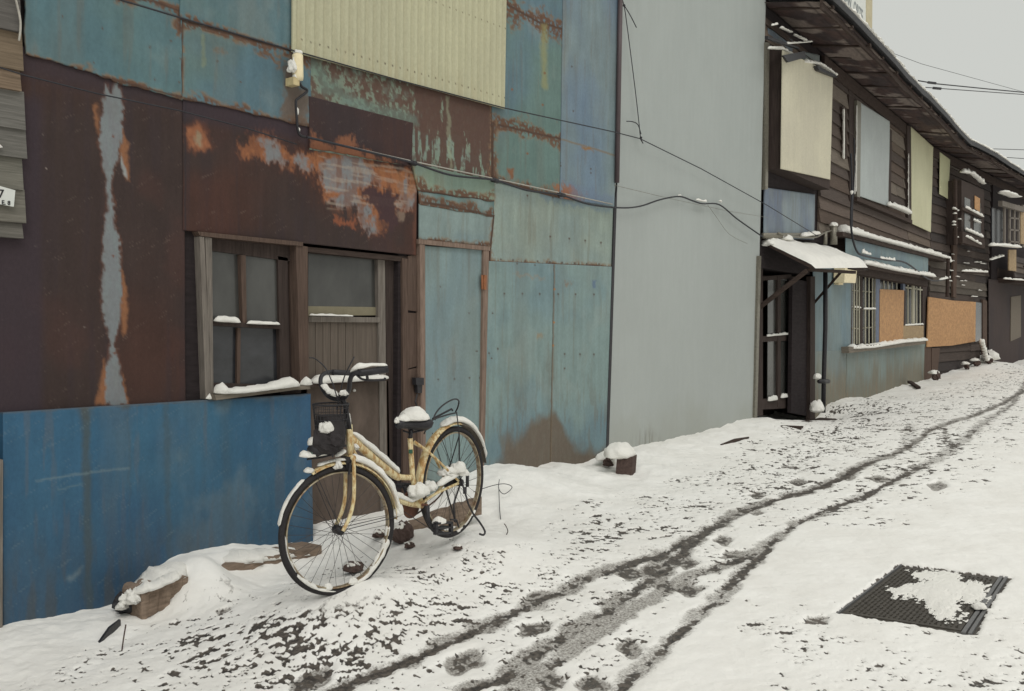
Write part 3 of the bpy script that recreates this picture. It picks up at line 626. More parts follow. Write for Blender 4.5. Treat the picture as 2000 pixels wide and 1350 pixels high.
# boxed-out window covered in cream sheet
bay=MB(); a0,_=F2.hit(1530,200,.2); a1,_=F2.hit(1625,200,.2); zt,zb=4.83,3.33
bay.fbox(F2,a0,a1,zb-.0,zt,-.02,.19)
bayo=bay.build('boxed_window',MDARKWV,wh,label='boxed-out upstairs window faced with cream ribbed sheet')
def pBay(g):
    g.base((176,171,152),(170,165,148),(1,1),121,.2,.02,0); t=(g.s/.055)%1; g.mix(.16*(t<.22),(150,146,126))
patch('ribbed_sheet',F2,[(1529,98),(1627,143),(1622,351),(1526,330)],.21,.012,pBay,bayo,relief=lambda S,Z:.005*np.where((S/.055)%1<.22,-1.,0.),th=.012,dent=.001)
b=MB(); snowstrip(b,[F2.P(1500,95,.1),F2.P(1530,97,.2),F2.P(1560,116,.2)],.05,.03); snowstrip(b,[F2.P(1570,122,.2),F2.P(1600,126,.2),F2.P(1632,148,.22)],.09,.035); b.build('snow_cap',MSNOW,bayo,True)
b=MB(); b.slab(F2,[(1530,108),(1572,100),(1575,112),(1540,122)],.3,.03); b.slab(F2,[(1596,128),(1632,146),(1636,152),(1600,138)],.27,.05); b.slab(F2,[(1500,70),(1560,92),(1562,96),(1500,76)],.25,.04); b.build('torn_sheeting',MBLACK,bayo)
b=MB(); snowstrip(b,[F2.P(1508,50,.2),F2.P(1518,48,.2)],.04,.02); snowstrip(b,[F2.P(1525,54,.2),F2.P(1546,64,.2)],.05,.02); snowstrip(b,[F2.P(1551,68,.2),F2.P(1575,80,.2)],.05,.02); snowstrip(b,[F2.P(1538,86,.25),F2.P(1585,82,.3)],.05,.02); b.build('snow_cap',MSNOW,bayo,True)
# upstairs panels
def flatp(c1,c2,seed,rib=0):
    def f(g):
        g.base(c1,c2,(1,1),seed,.2,.02,0)
        if rib: g.mix(.14*((g.s/rib)%1<.2),(140,136,110))
    return f
patch('window_board',F2,[(1682,201),(1738,237),(1735,403),(1680,384)],.07,.02,flatp((150,158,158),(144,152,153),131),wh,'flat pale grey board over an upstairs window')
b=MB(); b.slab(F2,[(1674,196),(1682,200),(1680,386),(1674,384)],.075,.07); b.build('edge_strip',MSTEEL,wh)
patch('window_board',F2,[(1780,248),(1823,287),(1818,454),(1781,437)],.08,.02,flatp((174,172,144),(168,166,138),133,.12),wh,'tall cream ribbed board over an upstairs window')
patch('window_board',F3,[(1836,297),(1856,312),(1852,389),(1835,379)],.06,.02,flatp((172,171,140),(166,165,134),135),wh,'small cream board under the eaves')
b=MB(); b.slab(F2,[(1658,170),(1674,196),(1674,400),(1660,392)],.03,.04); b.slab(F2,[(1772,245),(1780,248),(1781,437),(1774,435)],.07,.07); b.slab(F2,[(1735,250),(1742,255),(1740,405),(1735,404)],.05,.05); b.build('window_casing',MDARKWV,wh)
b=MB(); b.slab(F2,[(1674,384),(1782,430),(1782,437),(1674,392)],.12,.12); b.slab(F2,[(1645,208),(1653,211),(1655,310),(1648,308)],.05,.04); b.build('sill',MDARKWOOD,wh)
b=MB(); snowstrip(b,[F2.P(1736,401,.12),F2.P(1760,410,.12),F2.P(1777,418,.12)],.12,.07); snowstrip(b,[F2.P(1649,311,.08),F2.P(1649,212,.08)],.035,.03,side=(1,0,0)); 
snowstrip(b,[F2.P(1671,300,.05),F2.P(1670,380,.05)],.03,.03,side=(1,0,0)); snowstrip(b,[F2.P(1674,205,.09),F2.P(1673,375,.09)],.02,.02,side=(1,0,0)); snowstrip(b,[F2.P(1775,300,.1),F2.P(1775,420,.1)],.02,.02,side=(1,0,0),rough=.9)
b.build('snow_cap',MSNOW,wh,True)
# box-out over the ground-floor window: blue fascia with snow
fas=patch('window_hood',F2,[(1652,458),(1813,500),(1812,542),(1652,522)],.2,.02,pS((96,122,136),(104,132,142),141,-1,0),wh,'blue sheet hood over the downstairs window')
a=F2.hit(1658,470,.2)[0]; c=F2.hit(1815,500,.2)[0]
b=MB(); b.fbox(F2,a,c,2.2,2.82,-.02,.185); b.build('hood_box',MDARKWOOD,fas)
b=MB(); b.slab(F2,[(1646,453),(1850,506),(1850,512),(1646,461)],.26,.28); b.slab(F2,[(1684,515),(1822,541),(1822,547),(1684,523)],.30,.14); b.build('drip_board',MDARKWOOD,fas)
b=MB(); snowstrip(b,[F2.P(1646,453,.2),F2.P(1700,466,.2),F2.P(1760,482,.2),F2.P(1850,506,.2)],.24,.085,prof=[(0,1.3),(.2,.8),(.5,.9),(.8,1),(1,.6)],ds=.05); snowstrip(b,[F2.P(1686,515,.28),F2.P(1750,529,.28),F2.P(1822,541,.28)],.16,.07,ds=.05); lump(b,F2.P(1851,510,.22),.09,.09,.1); b.build('snow_cap',MSNOW,fas,True)
# ground floor windows
def fw_box(b,F,x0,x1,y0,y1,off,th): b.slab(F,[(x0,y0),(x1,y0+ (x1-x0)*.12),(x1,y1-(x1-x0)*.09),(x0,y1)],off,th)
w1=MB(); fw_box(w1,F2,1659,1812,512,682,-.06,.01); w1=w1.build('window',MGLASSB,wh,label='wide downstairs window, barred at its left and boarded in the middle')
b=MB()
for x0,x1,y0,y1 in((1659,1664,520,680),(1681,1685,528,676),(1710,1718,525,676),(1764,1769,540,664),(1802,1811,542,668)): b.slab(F2,[(x0,y0),(x1,y0),(x1,y1),(x0,y1)],.0,.06)
b.build('frame_bar',MDARKWV,w1)
b=MB()
for i in range(4): b.slab(F2,[(1685,532+i*36),(1712,536+i*34),(1712,538+i*34),(1685,534+i*36)],.0,.02); b.slab(F2,[(1664,529+i*37),(1682,531+i*37),(1682,533+i*37),(1664,531+i*37)],-.02,.02)
for x in (1668,1673,1678,1690,1697,1704,1709): b.slab(F2,[(x,527),(x+1.6,527),(x+1.6,672),(x,672)],.03,.012)
for x in (1726,1734,1742,1751,1760,1773,1781,1790,1797): b.slab(F2,[(x,536),(x+1.6,537),(x+1.6,(566 if x<1762 else 637)),(x,(566 if x<1762 else 637))],.0,.012)
b.slab(F2,[(1768,560),(1803,565),(1803,568),(1768,563)],.0,.02); b.slab(F2,[(1783,543),(1787,543),(1787,636),(1783,636)],.01,.03)
b.build('window_bar',simple('pale_bars',(140,136,120),.6,.2,(20,20,20),0),w1)
b=MB(); b.slab(F2,[(1711,526),(1719,528),(1719,676),(1711,677)],.04,.05); b.slab(F2,[(1764,537),(1768,538),(1768,568),(1764,567)],.04,.05); b.build('mullion',simple('blue_mullion',(88,104,128),.6,.2),w1)
b=MB(); b.slab(F2,[(1719,565),(1766,567),(1764,667),(1718,671)],.05,.02); b.build('strand_board',MOSB,w1)
b=MB(); b.slab(F2,[(1764,636),(1804,636),(1804,664),(1764,667)],.03,.02); b.build('strand_board',MOSBG,w1)
b=MB(); b.slab(F2,[(1658,678),(1808,664),(1808,672),(1658,690)],.13,.16); b.build('sill',MGREYWH,w1)
b=MB(); snowstrip(b,[F2.P(1660,681,.08),F2.P(1700,679,.08),F2.P(1760,669,.08),F2.P(1807,665,.08)],.15,.06,ds=.04); snowstrip(b,[F2.P(1664,600,.0),F2.P(1681,602,.0)],.05,.03,ds=.05); snowstrip(b,[F2.P(1687,604,.02),F2.P(1710,604,.02)],.05,.03,ds=.05); snowstrip(b,[F2.P(1768,636,.02),F2.P(1803,634,.02)],.05,.03,ds=.05); b.build('snow_cap',MSNOW,w1,True)
# doorway with canopy
dw=MB(); dw.fbox(F2,.03,2.5,-.1,2.35,-.60,-.58); dw=dw.build('doorway',MDARKWV,wh,label='dark recessed doorway with a glazed door')
b=MB(); 
for x0,x1,y0,y1 in((1479,1490,520,812),(1519,1525,540,795),(1545,1552,540,800)): b.slab(F2,[(x0,y0),(x1,y0),(x1,y1),(x0,y1)],-.10,.06)
for y0,y1 in((655,668),(778,800),(538,548)): b.slab(F2,[(1490,y0+2),(1546,y0-2),(1546,y1-3),(1490,y1)],-.105,.05)
b.build('door_frame',MDARKWV,dw)
b=MB(); b.slab(F2,[(1500,545),(1519,545),(1519,780),(1499,784)],-.13,.008); b.slab(F2,[(1524,545),(1546,548),(1546,776),(1524,780)],-.13,.008); b.build('pane',MGLASS,dw)
b=MB(); b.slab(F2,[(1548,545),(1590,552),(1588,815),(1545,806)],-.02,.05); b.build('shutter_board',MDARK,dw)
b=MB(); b.slab(F2,[(1583,540),(1592,540),(1592,832),(1582,832)],.03,.06); b.build('post',MDARKWV,dw)
b=MB(); snowstrip(b,[F2.P(1500,783,-.09),F2.P(1518,780,-.09)],.05,.06,ds=.03); snowstrip(b,[F2.P(1525,777,-.09),F2.P(1544,774,-.09)],.05,.05,ds=.03); snowstrip(b,[F2.P(1498,657,-.09),F2.P(1540,653,-.09)],.04,.03,ds=.03); b.build('snow_cap',MSNOW,dw,True)
cv=thing('door_canopy','unused','x',(0,0,0)); bpy.data.objects.remove(cv)
I0=F2.hit(1494,476,0); O0=F2.hit(1584,522,.62); I1=F2.hit(1615,468,0); O1=F2.hit(1688,521,.62)
def quadslab(mb,A,th): 
    A=[np.array(a) for a in A]; lo=[a-np.array([0,0,th]) for a in A]; mb.hexa([A[0],A[1],A[2],A[3]],lo)
ci0=F2.w(I0[0],0,2.42); co0=F2.w(O0[0],.62,O0[1]+.02); ci1=F2.w(I1[0],0,2.5); co1=F2.w(O1[0],.62,O1[1]+.02)
can=MB(); quadslab(can,[ci0,co0,co1,ci1],.035); can=can.build('canopy',MDARKWOOD,wh,label='small lean-to canopy over the door, thick with snow')
b=MB(); b.slab(F2,[(1582,524),(1672,529),(1672,535),(1585,530)],.60,.05); b.slab(F2,[(1664,514),(1690,518),(1690,530),(1664,526)],.63,.06); b.build('beam',MDARKWOOD,can)
b=MB(); b.tube([F2.P(1484,600,.0),co0+np.array([0,.05,-.06])],.03,4); b.tube([F2.P(1590,592,.0),F2.P(1642,532,.5)],.025,4); b.build('bracket',MDARKWOOD,can)
sn=[];U_,V_=np.meshgrid(np.linspace(0,1,60),np.linspace(0,1,30)); P_=(ci0*(1-U_[...,None])+ci1*U_[...,None])*(1-V_[...,None])+(co0*(1-U_[...,None])+co1*U_[...,None])*V_[...,None]
ed=np.minimum(np.minimum(U_,1-U_)*5,np.minimum(V_+.05,1-V_)*2.2); hh=.085*np.sqrt(np.clip(ed*4,0,1))*(1+.5*(fbm(U_*9,V_*4,4,5)-.5)); P_=P_+(V_[...,None]>.97)*np.array([0,-.03,0])+np.stack([0*U_,-.05*V_*fbm(U_*14,V_*3,3,6),hh-.035*(V_>.99)],-1)
b=MB(); ny,nx=U_.shape; b.add(P_.reshape(-1,3),[(j*nx+i,(j+1)*nx+i,(j+1)*nx+i+1,j*nx+i+1) for j in range(ny-1) for i in range(nx-1)])
for x,y,o in ((1500,478,.03),(1532,468,.05)): lump(b,F2.P(x,y,o),.1,.1,.06)
b.build('snow_cap',MSNOW,can,True)
# meter box, pipes
b=MB(); b.slab(F2,[(1650,522),(1674,526),(1671,553),(1649,552)],.2,.16); b.slab(F2,[(1638,536),(1647,536),(1647,557),(1638,556)],.08,.07); b.build('meter_box',MCREAM,wh)
b=MB(); b.tube([F2.P(1612,528,.3),F2.P(1612,640,.3),F2.P(1609,740,.3),F2.P(1608,806,.3)],.032,10); b.tube([F2.P(1600,745,.33),F2.P(1618,745,.33)],.03,8); b.build('downpipe',MBLACK,wh,True)
b=MB(); b.tube([F2.P(1628,478,.12),F2.P(1628,441,.12)],.055,12); b.tube([F2.P(1612,478,.1),F2.P(1612,452,.1)],.03,8); b.build('flue',MSTEEL,wh,True)
b=MB(); lump(b,F2.P(1628,441,.12),.06,.06,.05); lump(b,F2.P(1596,738,.3),.05,.05,.06); lump(b,F2.P(1596,800,.3),.12,.1,.12); b.build('snow_cap',MSNOW,wh,True)
b=MB(); b.slab(F2,[(1495,455),(1592,455),(1592,463),(1495,466)],.06,.05); b.tube(smoothpath([F2.P(1520,455,.08),F2.P(1548,462,.1),F2.P(1590,464,.1),F2.P(1610,455,.1),F2.P(1625,450,.1)]),.012); b.build('pipe',MSTEEL,wh,True)
b=MB(); snowstrip(b,[F2.P(1568,462,.1),F2.P(1597,457,.1)],.12,.05,ds=.03); b.build('snow_cap',MSNOW,wh,True)
# far half: same house after the bend
b=MB(); b.fbox(F3,.0,5.5,-.3,5.46,-6.5,-.03); b.build('far_wall_frame',MDARK,wh)
b=MB(); siding(b,F3,.03,5.4,.15,5.2,.0,.2,9,cols=((68,60,56),(60,54,52),(82,76,70),(56,51,50))); b.build('far_weatherboards',MWOODH,wh)
ob_=MB().slab(F3,[(1814,580),(1860,587),(1906,590),(1905,667),(1860,675),(1811,678)],.09,.025).build('strand_board',MOSB,wh,label='large rectangular sheet of orange strand board')
b=MB(); b.slab(F3,[(1905,590),(1918,592),(1917,664),(1905,668)],.06,.04); b.build('window_strip',MGLASSB,wh)
b=MB(); b.slab(F3,[(1806,678),(1820,678),(1820,756),(1806,756)],.06,.05); b.slab(F3,[(1820,680),(1836,680),(1832,722),(1820,730)],.075,.04); b.slab(F3,[(1920,585),(1928,588),(1928,706),(1920,706)],.08,.05); b.slab(F3,[(1862,470),(1870,472),(1868,582),(1862,580)],.08,.05);b.build('corner_board',MBROWNWV,wh)
bw=MB(); bw.slab(F3,[(1878,352),(1922,372),(1922,478),(1878,478)],.35,.36); bw=bw.build('far_boxed_window',MDARKWV,wh,label='dark boxed-out upstairs window with snowy rails at the bend')
b=MB(); b.slab(F3,[(1884,385),(1895,390),(1895,455),(1884,452)],.36,.01); b.slab(F3,[(1902,392),(1916,398),(1916,460),(1902,456)],.36,.01); b.build('pane',MGLASS,bw)
b=MB(); b.slab(F3,[(1904,382),(1914,388),(1914,414),(1904,408)],.375,.01); b.build('strand_board',MOSB,bw)
b=MB(); snowstrip(b,[F3.P(1878,336,.4),F3.P(1900,340,.4),F3.P(1922,360,.4)],.12,.06,ds=.06,rough=.8)
for A,B in(((1886,406),(1920,424)),((1886,448),(1920,464)),((1886,462),(1916,478)),((1880,530),(1928,532)),((1902,430),(1915,436))): snowstrip(b,[F3.P(*A,.42),F3.P(*B,.42)],.08,.045,ds=.06,rough=.7)
for i in range(16): lump(b,F3.P(random.uniform(1862,1884),random.uniform(400,478),.3),.045,.05,.03,sub=6)
for i in range(16): x_=random.uniform(1845,1925); y_=random.uniform(485,580); snowstrip(b,[F3.P(x_,y_,.07),F3.P(x_+random.uniform(5,14),y_+random.uniform(0,2),.07)],.05,.02,ds=.06,rough=.8)
b.build('snow_cap',MSNOW,bw,True)
b=MB(); b.slab(F3,[(1880,452),(1924,468),(1924,486),(1880,474)],.42,.12); b.slab(F3,[(1880,404),(1920,422),(1920,428),(1880,410)],.42,.05); b.tube([F3.P(1852,505,.3),F3.P(1850,580,.3)],.04,8); b.tube([F3.P(1865,350,.3),F3.P(1866,478,.3)],.05,6); b.tube([F3.P(1880,532,.4),F3.P(1926,534,.4)],.03,6); b.build('rail',MDARKWOOD,bw)
# roofs and eaves
def eave(F,s0,s1,nm,seed):
    rr=random.Random(seed); R=MB()
    n=int((s1-s0)/.5); 
    wv=lambda s:.055*2*(float(vn(s*.42,seed,seed))-.5)*min(1,max(0,(s-s0)))*min(1,max(0,(s1-s)))+.012*2*(float(vn(s*2.3,seed,seed))-.5)
    for i in range(n):
        a=s0+(s1-s0)*i/n; c=s0+(s1-s0)*(i+1)/n; p_,q_=wv(a),wv(c)
        fr=[F.w(a,.82,5.27+p_),F.w(c,.82,5.27+q_),F.w(c,.82,5.36+q_),F.w(a,.82,5.36+p_)]; bk=[F.w(a,-3.2,7.0),F.w(c,-3.2,7.0),F.w(c,-3.2,7.12),F.w(a,-3.2,7.12)]
        R.hexa(fr,bk)
    ro=R.build('roof',MROOF,wh)
    g=MB()
    for i in range(n):
        a=s0+(s1-s0)*i/n; c=s0+(s1-s0)*(i+1)/n; p_,q_=wv(a)*1.2,wv(c)*1.2
        g.hexa([F.w(a,.73,5.15+p_),F.w(c,.73,5.15+q_),F.w(c,.73,5.27+q_),F.w(a,.73,5.27+p_)],[F.w(a,.70,5.15+p_),F.w(c,.70,5.15+q_),F.w(c,.70,5.27+q_),F.w(a,.70,5.27+p_)])
    g.build('fascia',MDARKWOOD,ro)
    g=MB(); n=int((s1-s0)/.92)
    for i in range(n):
        a=s0+.3+i*.92+rr.uniform(-.1,.1); d_=rr.uniform(0,.03); fr=[F.w(a,.79,5.215+d_),F.w(a+.07,.79,5.215+d_),F.w(a+.07,.79,5.26),F.w(a,.79,5.26)]; bk=[F.w(a,0,5.325+d_),F.w(a+.07,0,5.325+d_),F.w(a+.07,0,5.42),F.w(a,0,5.42)]; g.hexa(fr,bk)
    g.build('rafter',MDARKWOOD,ro)
    nu,nv=int((s1-s0)/.03),24; Uq,Vq=np.meshgrid(np.linspace(s0,s1,nu),np.linspace(0,1,nv)); sag=.035*(fbm(Uq*1.3,Vq*3,4,seed+60)-.5)+.012*(fbm(Uq*9,Vq*9,3,seed+61)-.5)
    PP=F.w(Uq,Vq*.77,5.355-.12*Vq+sag); cc=np.zeros(Uq.shape+(3,)); cc[:]=alb((62,54,54)); 
    def mm(m,c): cc[:]=cc*(1-m[...,None])+alb(c)*m[...,None]
    mm(.6*sstep(.4,.6,fbm(Uq*2.4,Vq*5,4,seed+62)),(78,62,58)); mm(.85*sstep(.53,.60,fbm(Uq*2.0,Vq*1.6,5,seed+63)),(122,112,106)); mm(.6*(np.abs((Vq*4.3)%1-.5)>.46)*1.,(40,36,38))
    g.add(PP.reshape(-1,3),[(j*nu+i,j*nu+i+1,(j+1)*nu+i+1,(j+1)*nu+i) for j in range(nv-1) for i in range(nu-1)],[tuple(q) for q in cc.reshape(-1,3)]) if False else None
    g=MB(); g.add(PP.reshape(-1,3),[(j*nu+i,j*nu+i+1,(j+1)*nu+i+1,(j+1)*nu+i) for j in range(nv-1) for i in range(nu-1)],[tuple(q) for q in cc.reshape(-1,3)])
    g.build('soffit',MWOODH,ro,True)
    g=MB(); snowstrip(g,[F.w(s0+(s1-s0)*k/40,.76,5.385+wv(s0+(s1-s0)*k/40)) for k in range(41)],.14,.035,ds=.12,rough=.9)
    Uq,Vq=np.meshgrid(np.linspace(0,1,30),np.linspace(0,1,10)); A0=F.w(s0,.78,5.385);A1=F.w(s1,.78,5.385);A2=F.w(s1,-3.2,7.15);A3=F.w(s0,-3.2,7.15)
    PP=(A0*(1-Uq[...,None])+A1*Uq[...,None])*(1-Vq[...,None])+(A3*(1-Uq[...,None])+A2*Uq[...,None])*Vq[...,None]; PP[...,2]+=.03
    g.add(PP.reshape(-1,3),[(j*30+i,j*30+i+1,(j+1)*30+i+1,(j+1)*30+i) for j in range(9) for i in range(29)]); g.build('snow_cap',MSNOW,ro,True)
eave(F2,-.02,S2+.06,'a',3); eave(F3,-.1,11,'b',4)
b=MB(); b.fbox(F2,2.6,S2,5.1,5.3,.0,.05); b.build('wall_plate',MDARKWOOD,wh); b=MB(); b.fbox(F3,0,11,5.1,5.3,.0,.05); b.build('far_wall_plate',MDARKWOOD,wh)

# ------------------------------------------------------------------ dark house at the end
dh=thing('dark_house','dark brown house beyond the bend with a balcony and a lattice window','house',F3.w(8,0,.3))
MB().fbox(F3,5.52,11.2,-.3,5.46,-6.4,.04).build('wall_frame',MDARK,dh)
def pDk(g): g.base((56,46,44),(50,42,42),(1,1),151,.7,.05)
patch('wall_sheet',F3,[(1931,545),(2070,560),(2070,720),(1931,740)],.07,.04,pDk,dh)
b=MB(); b.slab(F3,[(1975,580),(1994,577),(1994,658),(1974,667)],.09,.02); b.build('pane',simple('pale_blind',(98,90,80),.8,.1),dh)
b=MB(); b.fbox(F3,6.2,11,2.55,2.68,.0,.7); b.fbox(F3,6.2,11,2.95,3.0,.66,.7); b.fbox(F3,6.2,11,2.7,2.95,.0,.05)
b.build('balcony',MDARKWOOD,dh)
b=MB(); siding(b,F3,6.0,11,2.7,3.25,.5,.14,21,cols=((86,78,72),(72,66,64))); b.build('balcony_boards',MWOODH,dh)
b=MB(); b.slab(F3,[(1958,392),(2002,405),(2002,415),(1958,402)],.7,.1);
for x in(1962,1972,1981,1990,1998): b.slab(F3,[(x,400),(x+2.5,401),(x+2.5,483),(x,483)],.62,.04)
for y in (424,447,470): b.slab(F3,[(1972,y),(2000,y+3),(2000,y+6),(1972,y+3)],.62,.03)
b.build('lattice_window',MGREYWV,dh)
b=MB(); b.slab(F3,[(1971,488),(1985,488),(1985,530),(1971,528)],.6,.03); b.slab(F3,[(1994,408),(2006,412),(2006,478),(1994,476)],.64,.03); b.build('strand_board',MOSBG,dh)
b=MB(); b.slab(F3,[(1938,405),(1962,412),(1962,478),(1938,478)],.5,.03); b.build('dark_opening',MGLASSB,dh)
b=MB(); snowstrip(b,[F3.P(1937,480,.7),F3.P(1955,480,.7),F3.P(1990,484,.7)],.2,.06,ds=.06); snowstrip(b,[F3.P(1958,376,.75),F3.P(1985,386,.75)],.3,.06,ds=.06); snowstrip(b,[F3.P(1962,545,.72),F3.P(2000,548,.72)],.1,.03,ds=.06,rough=.9); snowstrip(b,[F3.P(1934,508,.55),F3.P(1960,500,.55)],.08,.04,ds=.06,rough=.8); b.build('snow_cap',MSNOW,dh,True)

# ------------------------------------------------------------------ building behind with a signboard
bb=thing('pale_building','pale tall building rising behind the wooden roof, buff edge at its right','building',(22,3,0))
FB=Facade(F2.w(3.2,-3.4,0)[:2],F2.d)
x0=1560; s0_=FB.hit(1560,20)[0]; s1_=FB.hit(1690,20)[0]
MB().fbox(FB,s0_,s1_,3,9.5,-4,0).build('wall',MPALE,bb)
MB().slab(FB,[(1692,-120),(1705,-110),(1703,110),(1692,110)],.02,.3).build('corner_sheet',MBUFF,bb)
MB().slab(FB,[(1628,-90),(1634,-88),(1634,60),(1628,60)],.12,.1).build('drainpipe',MSTEEL,bb)
sg=thing('signboard','white signboard with grey capital letters high on the pale building','sign',FB.P(1665,20,.1))
MB().slab(FB,[(1642,-60),(1691,-28),(1691,44),(1642,6)],.14,.1).build('board',MPLATE,sg)
MB().slab(FB,[(1641,8),(1692,48),(1692,54),(1641,16)],.18,.16).build('frame',MSTEEL,sg)
textmesh('lettering','NEW  ORTE',FB,1645,3,.145,.55,simple('grey_lettering',(120,126,128),.6,.05),sg,hscale=.8,bold=.02)
rf=thing('rolled_duct','dark half-round duct lying on the wooden roof edge, dusted with snow','duct',F2.P(1620,20,.6))
b=MB(); b.tube([F2.P(1606,8,.5),F2.P(1632,24,.5),F2.P(1660,46,.45)],[.10,.09,.03],12); b.build('duct',MDARKWOOD,rf,True)
b=MB(); snowstrip(b,[F2.P(1604,2,.5),F2.P(1630,16,.5),F2.P(1662,42,.45)],.12,.05,ds=.05); b.build('snow_cap',MSNOW,rf,True)
#@@CAB
# ------------------------------------------------------------------ wall lamp, cables, sky wires
lp=thing('wall_lamp','cream oblong wall lamp plastered with snow on the teal sheet','lamp',W.P(580,140,.1))
b=MB(); b.tube([W.P(581,104,.1),W.P(581,108,.1),W.P(582,150,.1),W.P(583,158,.1)],[.02,.036,.036,.03],14); b.build('diffuser',MCREAM,lp,True)
b=MB(); b.slab(W,[(573,150),(585,152),(585,168),(573,165)],.12,.08); b.build('bracket',simple('brass_bracket',(170,156,120),.5),lp)
b=MB(); lump(b,W.P(571,135,.1),.03,.03,.06,rough=.5); lump(b,W.P(581,104,.1),.03,.03,.02); lump(b,W.P(577,152,.1),.02,.02,.03,rough=.5); b.build('snow_cap',MSNOW,lp,True)
def cable(name,label,pts,F,off,r,mat,cat='cable',snow=None,sm=5,group=None):
    P=smoothpath([F.P(x,y,(o[0] if o else off)) for x,y,*o in pts],sm); o=MB().tube(P,r,6)
    if not snow: return tag(o.build(name,mat,None,True),label,cat,group)
    t=thing(name,label,cat,P[0]); o.build('sheath',mat,t,True); b=MB()
    for a,c,w in snow: snowstrip(b,[F.P(*a,off),F.P(*c,off)],w,w*.8,ds=.02,rough=.6)
    b.build('snow_cap',MSNOW,t,True); return t
cable('lamp_cable','black cable looping down from the wall lamp',[(583,160),(590,170),(600,178),(583,192),(578,200),(580,232),(581,250),(586,264),(597,268)],W,.075,.009,MBLACK,snow=[((579,207),(581,228),.02),((581,246),(585,260),.012)])
cable('wall_cable','pale straight cable across the rusted sheets',[(600,268),(700,291),(805,315),(965,349),(1100,378),(1196,399)],W,.07,.0055,MWIREW,sm=2)
cable('slack_cable','thick black cable sagging across the sheets and the grey wall',[(600,268),(720,297),(806,318),(880,342),(965,352),(1030,372),(1095,381),(1150,399),(1210,406),(1250,403),(1290,390),(1327,384),(1352,392),(1372,398),(1405,400),(1440,428),(1490,463)],W,.085,.0085,MWIRE,snow=[((1360,391),(1380,395),.03),((1324,382),(1331,382),.02),((1404,392),(1410,396),.03)])
for x,y,lb in((806,318,'small black cable clamp at the left edge of the green sheet'),(966,352,'small black cable clamp above the hinge side of the narrow door'),(1096,380,'small black cable clamp by the rust spot, furthest right on the shed')):
    b=MB(); b.tube([W.P(x-5,y-1,.07),W.P(x+6,y+2,.07)],.02,8); b.tube([W.P(x,y,.03),W.P(x,y,.09)],.012,6)
    tag(b.build('cable_clamp',MBLACK,None,True),lb,'clamp','cable clamps on the shed')
cable('upper_wire','thin dark wire along the foot of the cream corrugated panel',[(215,-6),(350,34),(570,98),(780,157),(985,211),(1200,258),(1250,271),(1370,330),(1500,402),(1598,462)],W,.10,.005,MWIRE,sm=1)
cable('low_wire','thin dark wire across the top of the rusted sheets',[(0,132),(48,147),(190,183),(350,216),(480,250),(580,282)],W,.075,.004,MWIRE,sm=1)
t=thing('hanging_wire','dark wire hanging down the grey wall, knotted at both ends','wire',W.P(1218,5,.08))
b=MB(); b.tube(smoothpath([W.P(1212,-8,.08),W.P(1219,12,.08),W.P(1226,60,.08),W.P(1240,170,.08),W.P(1248,240,.08),W.P(1251,268,.09),W.P(1256,280,.09),W.P(1251,272,.1)]),.005,6); b.tube(smoothpath([W.P(1220,12,.08),W.P(1232,32,.1),W.P(1243,54,.1)]),.005,6); b.tube(smoothpath([W.P(1252,262,.09),W.P(1246,244,.1),W.P(1236,238,.11),W.P(1224,237,.11)]),.005,6)
lump(b,W.P(1219,12,.08),.013,.013,.02); lump(b,W.P(1252,270,.09),.013,.013,.018); b.build('strand',MWIRE,t,True)
cable('faint_wire','very thin wire slanting across the grey wall above the black cable',[(1200,362),(1300,386),(1420,412),(1500,425)],W,.06,.002,MSTEEL,'wire',sm=1)
cable('drooping_strand','very thin loose strand drooping down the grey wall',[(1382,400),(1400,425),(1425,458),(1460,476)],W,.06,.002,MSTEEL,'wire',sm=3)
cable('house_cable','snow-flecked dark cable down and along the blue window hood',[(1662,300),(1664,372),(1662,440),(1672,488),(1690,500),(1730,508),(1770,514),(1812,545),(1835,548),(1856,540)],F2,.33,.016,MWIRE,snow=[((1684,494),(1700,498),.05),((1720,505),(1748,509),.04),((1835,547),(1855,543),.05),((1664,372),(1663,380),.08)])
t=cable('twisted_wire','twisted wire hung with beads of snow left of the grey board',[(1668,270),(1669,330),(1665,400),(1664,452)],F2,.12,.012,MWIRE,'wire')
def skyw(name,label,pts,r,g):
    P=[cam+ray(x,y)*(d/FOC) for x,y,d in pts]; tag(MB().tube(P,r,6).build(name,MWIRE,None,True),label,'power line',g)
skyw('power_line','thick upper power line with dark joints, crossing the sky at right',[(1760,152,44),(1830,164,46),(1930,174,49),(2100,190,54)],.028,'power lines over the street')
skyw('power_line','second power line just under the thickest one',[(1770,168,44),(1850,174,46),(2100,192,54)],.02,'power lines over the street')
skyw('power_line','highest faint wire sloping down to the right',[(1690,84,40),(1800,125,45),(2000,180,54),(2100,205,58)],.010,'power lines over the street')
skyw('power_line','lower thin wire, nearly level, left end at the roof',[(1880,289,50),(2100,296,58)],.018,'power lines over the street')
skyw('power_line','lowest thin wire just above the far eaves',[(1900,303,50),(2000,310,54),(2100,316,58)],.018,'power lines over the street')
for x0,y0,x1,y1,lb in((1812,161,1828,163,'upper of two dark splices on the power lines, nearest the roof'),(1822,172,1838,173.5,'lower of two dark splices on the power lines')):
    b=MB(); b.tube([cam+ray(x0,y0)*(46/FOC),cam+ray(x1,y1)*(46/FOC)],.06,8); tag(b.build('line_splice',MWIRE,None,True),lb,'splice','splices on the power lines')

